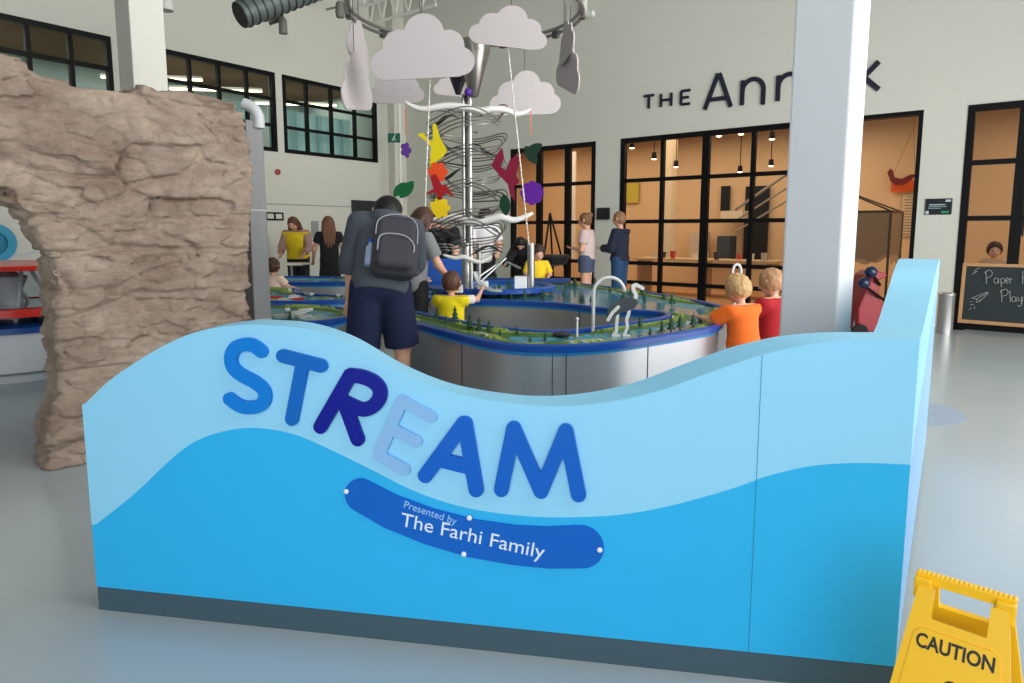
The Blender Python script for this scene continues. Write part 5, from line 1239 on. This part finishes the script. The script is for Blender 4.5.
# ---------------------------------------------------------------- caution sign
ct0 = atz(918.5, 578, .57); ct1 = atz(1015, 607, .57); cu_ = (ct1-ct0); cu_.z = 0; cw = cu_.length*1.0; cu_.normalize(); cn_ = Vector((cu_.y, -cu_.x, 0))
if cn_.y > 0: cn_ = -cn_
cm = (ct0+ct1)/2; cm.z = 0
yel = mat('caution_yellow', (252, 196, 8), .4)
cs = thing('caution_sign', 'yellow folding caution floor sign in the lower right foreground', 'caution sign', cm)
lean_ = .30
for side, nm in ((1, 'front_panel'), (-1, 'rear_panel')):
    vdn = (-Z3+cn_*side*lean_).normalized(); Nn = cu_.cross(-vdn)*1.0
    if Nn.dot(cn_*side) < 0: Nn = -Nn
    top = Vector((cm.x, cm.y, .575))+cn_*side*.012
    Lp = .575/(-vdn.z)-.004
    def w_at(t): return cw*.48+(.028 if t > .1 else 0)+.045*t
    def fpan(X, Y):      # X across, Y down from the hinge
        hw_ = cw*.46+.12*Y
        d_ = np.maximum(np.abs(X)-hw_, np.maximum(Y-Lp, .012-Y))
        hole = np.maximum(np.abs(X)-cw*.29, np.abs(Y-.048)-.034); d_ = np.maximum(d_, -hole)
        ft = np.maximum(np.abs(X)-hw_+.05, Lp-.03-Y); return np.maximum(d_, -ft)
    pn_ = obj(nm, plate(fpan, (-.2, 0, .2, Lp+.01), .004, .014, (top, cu_, vdn, Nn)), yel, cs, smooth=40, bevel=0)
    def fin(X, Y):
        hw_ = cw*.46+.12*Y-.018; dx = np.abs(X)-hw_+.02; dy = np.abs(Y-.34)-.235+.02
        return np.hypot(np.maximum(dx, 0), np.maximum(dy, 0))+np.minimum(np.maximum(dx, dy), 0)-.02
    obj('raised_face', plate(fin, (-.2, 0, .2, Lp), .004, .004, (top+Nn*.0135, cu_, vdn, Nn)), yel, pn_, smooth=40)
    if 1:
        blk = mat('caution_black', (24, 22, 22), .5)
        uu = cu_ if side == 1 else -cu_
        tmb = text_mb('CAUTION', .045, (top+vdn*.148+Nn*.0177, uu, -vdn, Nn), .001, .0011, 'CENTER')
        W_ = max((Vector(v)-top).dot(uu) for v in tmb.v)*2; kx = cw*.80/W_
        tmb.v = [tuple(Vector(v)+uu*((Vector(v)-top).dot(uu)*(kx-1))) for v in tmb.v]
        obj('caution_text', tmb, blk, pn_)
        fig = [[(-.012, .175), (.004, .166), (.022, .172), (.028, .190), (.018, .204), (.0, .207)]]
        def figf(X, Y):
            d_ = np.hypot(X-.005, Y-.183)-.020
            for a, b, r in (((-.005, .215), (.02, .27), .014), ((.0, .22), (-.05, .235), .008), ((-.05, .235), (-.06, .27), .007), ((.01, .22), (.06, .21), .008), ((.02, .27), (-.03, .31), .011), ((-.03, .31), (-.02, .37), .010), ((.02, .27), (.06, .30), .011), ((.06, .30), (.08, .26), .009)): d_ = np.minimum(d_, seg2(X, Y, a, b, r))
            return d_
        obj('slipping_figure', plate(figf, (-.09, .14, .1, .39), .003, .001, (top+Nn*.0177+vdn*.035, uu, vdn, Nn)), blk, pn_)
hb = Vector((cm.x, cm.y, .578)); n = 21; pts = []
mb = MB(); L2 = cw*.52
mb.bar(hb-cu_*L2, hb+cu_*L2, .026, .024)
for i in range(n): mb.bar(hb+cu_*(-L2+2*L2*(i+.3)/n)+Z3*.011, hb+cu_*(-L2+2*L2*(i+.8)/n)+Z3*.011, .02, .008)
obj('handle_bar', mb, yel, cs, bevel=.003)
for s in (-1, 1): obj('hinge_block', MB().box(hb+cu_*(s*(L2-.018))-Z3*.02+cn_*.012, (.038, .03, .05), cu_), yel, cs, bevel=.005)

# ---------------------------------------------------------------- inside the annex
def pin(u, z, d): return CORNER+ER*u+Z3*z-NR*d
def inbox(name, x, y0, y1, wpx, d, m, label, c_, dep=.05, parent=None):
    # box standing at depth d behind the wall plane, seen at pixel x, y0..y1
    o_ = CORNER-NR*d; p = onplane(x, y0, o_, NR); q = onplane(x, y1, o_, NR); a = onplane(x-wpx/2, y0, o_, NR); b = onplane(x+wpx/2, y0, o_, NR)
    W_ = (b-a).dot(ER)
    return obj(name, MB().box(Vector((p.x, p.y, (p.z+q.z)/2)), (W_, dep, abs(p.z-q.z)), ER), m, parent, label=label, bevel=.004, **({'cat': c_} if c_ else {}))
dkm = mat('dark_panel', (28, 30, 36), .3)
inbox('yellow_poster', 632, 182, 203, 14, 4.55, mat('poster_yellow', (196, 180, 70), .6), 'yellow poster on the annex wall at the left of the big window', 'poster')
inbox('dark_screen', 726, 186, 212, 9, 4.5, dkm, 'tall dark screen hanging on the annex wall, right part of big window', 'screen')
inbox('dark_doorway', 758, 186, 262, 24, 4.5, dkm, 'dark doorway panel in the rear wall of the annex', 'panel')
for i, (x, y0, y1, w_, c, lb) in enumerate(((727, 236, 262, 13, (60, 70, 80), 'dark blue cabinet against the annex rear wall'), (700, 232, 262, 14, (206, 190, 170), 'pale low cabinet inside the annex, left of dark blue one'), (735, 211, 222, 22, (220, 205, 180), 'cream box on a shelf inside the annex'))):
    inbox('cabinet', x, y0, y1, w_, 4.2, mat('cab%d' % i, c, .6), lb, 'cabinet', dep=.4)
inbox('pale_column', 670, 140, 262, 11, 3.4, mat('col_cream', (226, 206, 176), .7), 'pale square column inside the annex behind the big window', 'column', dep=.25)
inbox('bright_doorframe', 572, 152, 262, 8, 3.6, mat('frame_white', (228, 224, 214), .6), 'white doorway frame seen through the left annex window', 'door frame')
inbox('info_screen', 1022, 174, 236, 14, 1.2, dkm, 'dark screen behind the right annex window at the photo edge', 'screen')
# stair rail
t = None; o_ = CORNER-NR*3.0
def inp(x, y, d=3.0): return onplane(x, y, CORNER-NR*d, NR)
mb = MB(); mb.tube([inp(735, 210), inp(790, 172)], .03, 6); mb.tube([inp(735, 221), inp(790, 186)], .02, 6); mb.tube([inp(735, 232), inp(790, 199)], .02, 6)
obj('stair_rail', mb, mat('rail_grey', (150, 140, 130), .4), label='sloping stair rail inside the annex behind the big window', cat='rail', smooth=60)
# counter along the window
mb = MB(); a = inp(640, 262, 2.4); b = inp(780, 262, 2.4)
tb = thing('annex_counter', 'long pale worktop inside the annex behind the big window', 'counter', Vector(((a.x+b.x)/2, (a.y+b.y)/2, 0)))
zc_ = .78; m_ = (a+b)/2; Lw = (b-a).length
obj('worktop', MB().box((m_.x, m_.y, zc_), (Lw, .7, .05), ER), mat('worktop_wood', (214, 184, 140), .5), tb)
for f in (-.46, 0, .46): obj('leg', MB().box(Vector((m_.x, m_.y, (zc_-.03)/2+.005))+ER*(Lw*f), (.06, .6, zc_-.03), ER), mat('worktop_leg', (170, 140, 105), .5), tb)
for k in range(9):
    f = -.42+k*.105; p = Vector((m_.x, m_.y, zc_+.025))+ER*(Lw*f)+NR*(.2*((k % 3)-1)); c = [(200, 190, 175), (60, 60, 70), (196, 70, 60), (230, 225, 215)][k % 4]
    obj('craft_tub', MB().lathe(p, [(.05, 0), (.065, .1+.03*(k % 3)), (.055, .1+.03*(k % 3)), (.045, .02), (0, .02)], 14), mat('tub%d' % (k % 4), c, .5), smooth=40, label='small craft tub standing on the annex worktop', cat='tub', group='craft tubs on the annex worktop')
# ceiling spots in the annex
for i, (x, y, d) in enumerate(((632, 147, 1.4), (654, 158, 2.2), (676, 166, 3.2), (719, 135, 1.6), (741, 133, 1.4), (740, 171, 4.2), (772, 138, 2.0), (771, 165, 4.0))):
    p = onplane(x, y, CORNER-NR*d, NR); t = thing('annex_spotlight', 'small warm ceiling spotlight inside the annex behind the big window', 'spotlight', (p.x, p.y, p.z-.05), group='annex ceiling spotlights')
    obj('lamp_head', MB().lathe(p, [(.05, .12), (.06, -.02)], 14), black, t, smooth=40); obj('lamp_glow', MB().ball(p-Z3*.02, (.055, .055, .02), 12, 6), mat('spot_em', (255, 230, 190), emit=8), t); obj('lamp_stem', MB().tube([p+Z3*.1, Vector((p.x, p.y, 3.7))], .01, 6), black, t)
# door opening contents: tent, rooster poster, list, red cart
tn = inp(856, 262, 2.2); T0 = Vector((tn.x, tn.y, 0)); tt = thing('mesh_house', 'small house-shaped frame covered in grey mesh inside the annex doorway', 'play house', T0)
fm = mat('house_frame', (70, 58, 46), .6); mm = mat('house_mesh', (138, 122, 100), .9, alpha=.72)
hw1, hd_, z0_, z1_, z2_ = .62, .5, .95, 1.74, 2.1
def tp(a, b, z): return T0+ER*a-NR*b+Z3*z
cor_ = [(-hw1, -hd_), (hw1, -hd_), (hw1, hd_), (-hw1, hd_)]
mb = MB()
for a, b in cor_: mb.bar(tp(a, b, 0), tp(a, b, z1_), .03, .03)
for (a, b), (c_, d_) in zip(cor_, cor_[1:]+cor_[:1]): mb.bar(tp(a, b, z1_), tp(c_, d_, z1_), .03, .03)
for s in (-1, 1): mb.bar(tp(-hw1, s*hd_, z1_), tp(-.2, s*hd_*.2, z2_), .025, .025); mb.bar(tp(hw1, s*hd_, z1_), tp(-.2, s*hd_*.2, z2_), .025, .025)
obj('frame', mb, fm, tt)
mb = MB(); n = 16
for (a, b), (c_, d_) in zip(cor_, cor_[1:]+cor_[:1]):
    vs = []
    for i in range(n+1):
        f = i/n; p = tp(a+(c_-a)*f, b+(d_-b)*f, 0); lo = z0_-.0-.12*math.sin(PI*f)+.05*math.sin(f*15); vs += [p+Z3*(z1_-.02), p+Z3*lo]
    mb.add(vs, [(2*i, 2*i+1, 2*i+3, 2*i+2) for i in range(n)])
obj('mesh_cover', mb, mm, tt)
inbox('orange_poster', 905, 180, 192, 27, 4.5, mat('poster_orange', (226, 96, 30), .6), 'orange card on the annex wall under the bird cut-out', 'poster', dep=.02)
ro = inp(899, 178, 4.3); bpoly = [(-.22, .12), (-.17, .2), (-.12, .16), (-.08, .02), (.05, -.02), (.2, .06), (.32, .06), (.22, -.06), (.1, -.14), (-.06, -.14), (-.15, -.06)]
rr_ = thing('paper_hen', 'dark red hen cut-out hanging on strings inside the annex doorway', 'hen cut-out', ro-Z3*.15)
obj('hen', plate(poly_fn(bpoly), (-.3, -.2, .4, .25), .012, .012, (ro, ER, Z3, NR)), mat('hen_red', (110, 22, 26), .5), rr_)
mb = MB(); apx = ro+Z3*.95+ER*.2; mb.tube([ro+ER*-.1+Z3*.1, apx], .006, 5); mb.tube([ro+ER*.28+Z3*.05, apx], .006, 5); mb.tube([apx, Vector((apx.x, apx.y, 3.7))], .005, 5); obj('strings', mb, mat('string_tan', (180, 140, 90)), rr_)
li = inbox('text_panel', 910, 195, 236, 14, 4.55, mat('list_cream', (218, 196, 160), .7), 'cream panel of small text lines on the annex wall below the orange card', 'text panel', dep=.01)
a = onplane(904, 197, CORNER-NR*4.54, NR); b = onplane(916, 234, CORNER-NR*4.54, NR); wl_ = (b-a).dot(ER)
for i in range(14):
    z = a.z+(b.z-a.z)*i/13; p = Vector((a.x, a.y, z))+ER*(wl_/2); obj('text_line', MB().box(p, (wl_*(.8+.2*(i % 2)), .004, .02), ER), mat('text_brown', (150, 122, 90)), li)
dark_b = inp(880, 262, 4.3)
# red cart with blue balls
rc = at(873, 330, 8.9); rc.z = 0
cart = thing('red_cart', 'red wheeled seat with two dark blue ball handles by the annex doorway', 'ride-on cart', rc)
redf = mat('cart_red', (140, 8, 30), .4)
s8 = 8.9/690
def cpt(x, y, d=0): 
    p = at(x, y, 8.9+d); return p
sh_ = [(858, 332), (858, 310), (872, 275), (878, 271), (888, 274), (886, 278), (879, 280), (880, 300), (893, 312), (893, 336)]
P3 = [cpt(*p) for p in sh_]; P3 = [Vector((p.x, 8.9, p.z)) for p in P3]; P3[0].z = P3[-1].z = P3[0].z
obj('seat_shell', MB().prism(P3, (0, .45, 0)), redf, cart, bevel=.02)
for p in ((864, 283), (871, 272)): obj('ball_handle', MB().ball(cpt(*p, -.15), .075, 18, 12), mat('ball_navy', (18, 34, 66), .2), cart, smooth=180)
obj('handle_rod', MB().tube([cpt(866, 287, -.1), cpt(884, 300, 0)], .018, 8), black, cart)
obj('handle_rod', MB().tube([cpt(872, 274, -.1), cpt(880, 285, 0)], .018, 8), black, cart)
obj('white_leg', MB().tube([cpt(856, 318, .1), Vector((rc.x-.2, rc.y+.1, .02))], .02, 8), mat('drum_white', (215, 220, 224), .4), cart)
for dx in (-.18, .25): obj('wheel', MB().lathe(Vector((rc.x+dx, rc.y-.02, .10)), [(.05, -.02), (.1, -.02), (.1, .03), (.05, .03)], 20, axis=(0, 1, 0)), black, cart, smooth=40)
# tripod easel with black bag outside left window
ez = pos(556, 12.6); ea = thing('tripod_easel', 'black tripod with a wide dark tray in front of the left annex window', 'tripod', ez)
e0 = Vector(ez)
apex = at(550, 213, 12.3)
for a in (-.35, .35): obj('leg', MB().tube([Vector((e0.x+a, e0.y, 0)), apex], .018, 8), black, ea)
obj('leg', MB().tube([Vector((e0.x, e0.y+.4, 0)), apex], .018, 8), black, ea)
bw = at(554, 257, 12.1); obj('tray', MB().lathe(bw, [(.05, -.16), (.22, -.12), (.28, 0), (.26, .04), (0, .05)], 24), mat('tray_black', (22, 22, 24), .5), ea, smooth=50)
# white round-top table at far left
tc_ = at(286, 262, 12.75); tbl = thing('white_table', 'white-topped table with a single chrome post, before the woman in yellow apron', 'table', (tc_.x, tc_.y, 0))
tcz = at(286, 264, 12.75).z
obj('tabletop', MB().box((tc_.x, tc_.y, tcz), (.72, .5, .04)), mat('table_white', (232, 226, 214), .5), tbl, bevel=.012)
obj('post', MB().tube([Vector((tc_.x+.1, tc_.y, .02)), Vector((tc_.x+.1, tc_.y, tcz-.02))], .025, 12), steel, tbl, smooth=50); obj('foot', MB().lathe((tc_.x+.1, tc_.y, 0), [(.25, 0), (.25, .015), (.04, .03)], 28), steel, tbl, smooth=40)

# ---------------------------------------------------------------- light
w = bpy.data.worlds.new('world'); S.world = w; w.use_nodes = True
w.node_tree.nodes['Background'].inputs['Color'].default_value = (.93, .97, 1, 1); w.node_tree.nodes['Background'].inputs['Strength'].default_value = .4
def area(name, loc, d, sx, sy, e, c=(1, 1, 1), spread=180):
    l = bpy.data.lights.new(name, 'AREA'); l.shape = 'RECTANGLE'; l.size = sx; l.size_y = sy; l.energy = e; l.color = c; l.spread = math.radians(spread)
    o = bpy.data.objects.new(name, l); COL.objects.link(o); o.location = loc; o.rotation_euler = Vector(d).to_track_quat('-Z', 'Z').to_euler(); return o
def down(n, loc, ang, sx, sy, e, c):
    o = area(n, loc, (0, 0, -1), sx, sy, e, c); o.rotation_euler = (0, 0, ang); return o
area('left_wall_fill', Vector((5.9, 3.4, 5.4)), (-.773, .635, 0), 8, 2.2, 150, (1, 1, .97), 75)  # added fill aimed across the hall to brighten the left wall
area('facade_daylight', (5.4, 2.8, 3.0), (-.773, .635, 0), 11.5, 5.4, 760, (1, .99, .97), 166)
area('sign_board_fill', (-.6, -2.4, 1.9), (.05, 1, -.05), 5, 2.8, 160, (.95, .98, 1))  # added fill behind the camera, set close to brighten the sign board
down('annex_light_west', PA(5.5, 3.6, 2.4), math.atan2(ER.y, ER.x), 9, 2.6, 210, (1, .80, .56))
down('annex_light_east', PA(15, 3.6, 2.4), math.atan2(ER.y, ER.x), 6, 2.6, 120, (1, .80, .56))
down('upper_room_light', PB(6, 4.7, 1.8), math.atan2(EL.y, EL.x), 11, 1.5, 120, (1, .93, .82))
area('hall_ceiling_light', (-1, 10, 6.5), (0, 0, -1), 9, 9, 8, (1, .98, .94))
S.view_settings.view_transform = 'Standard'; S.view_settings.look = 'None'; S.view_settings.gamma = 1; S.view_settings.use_curve_mapping = False
S.view_settings.exposure = 0
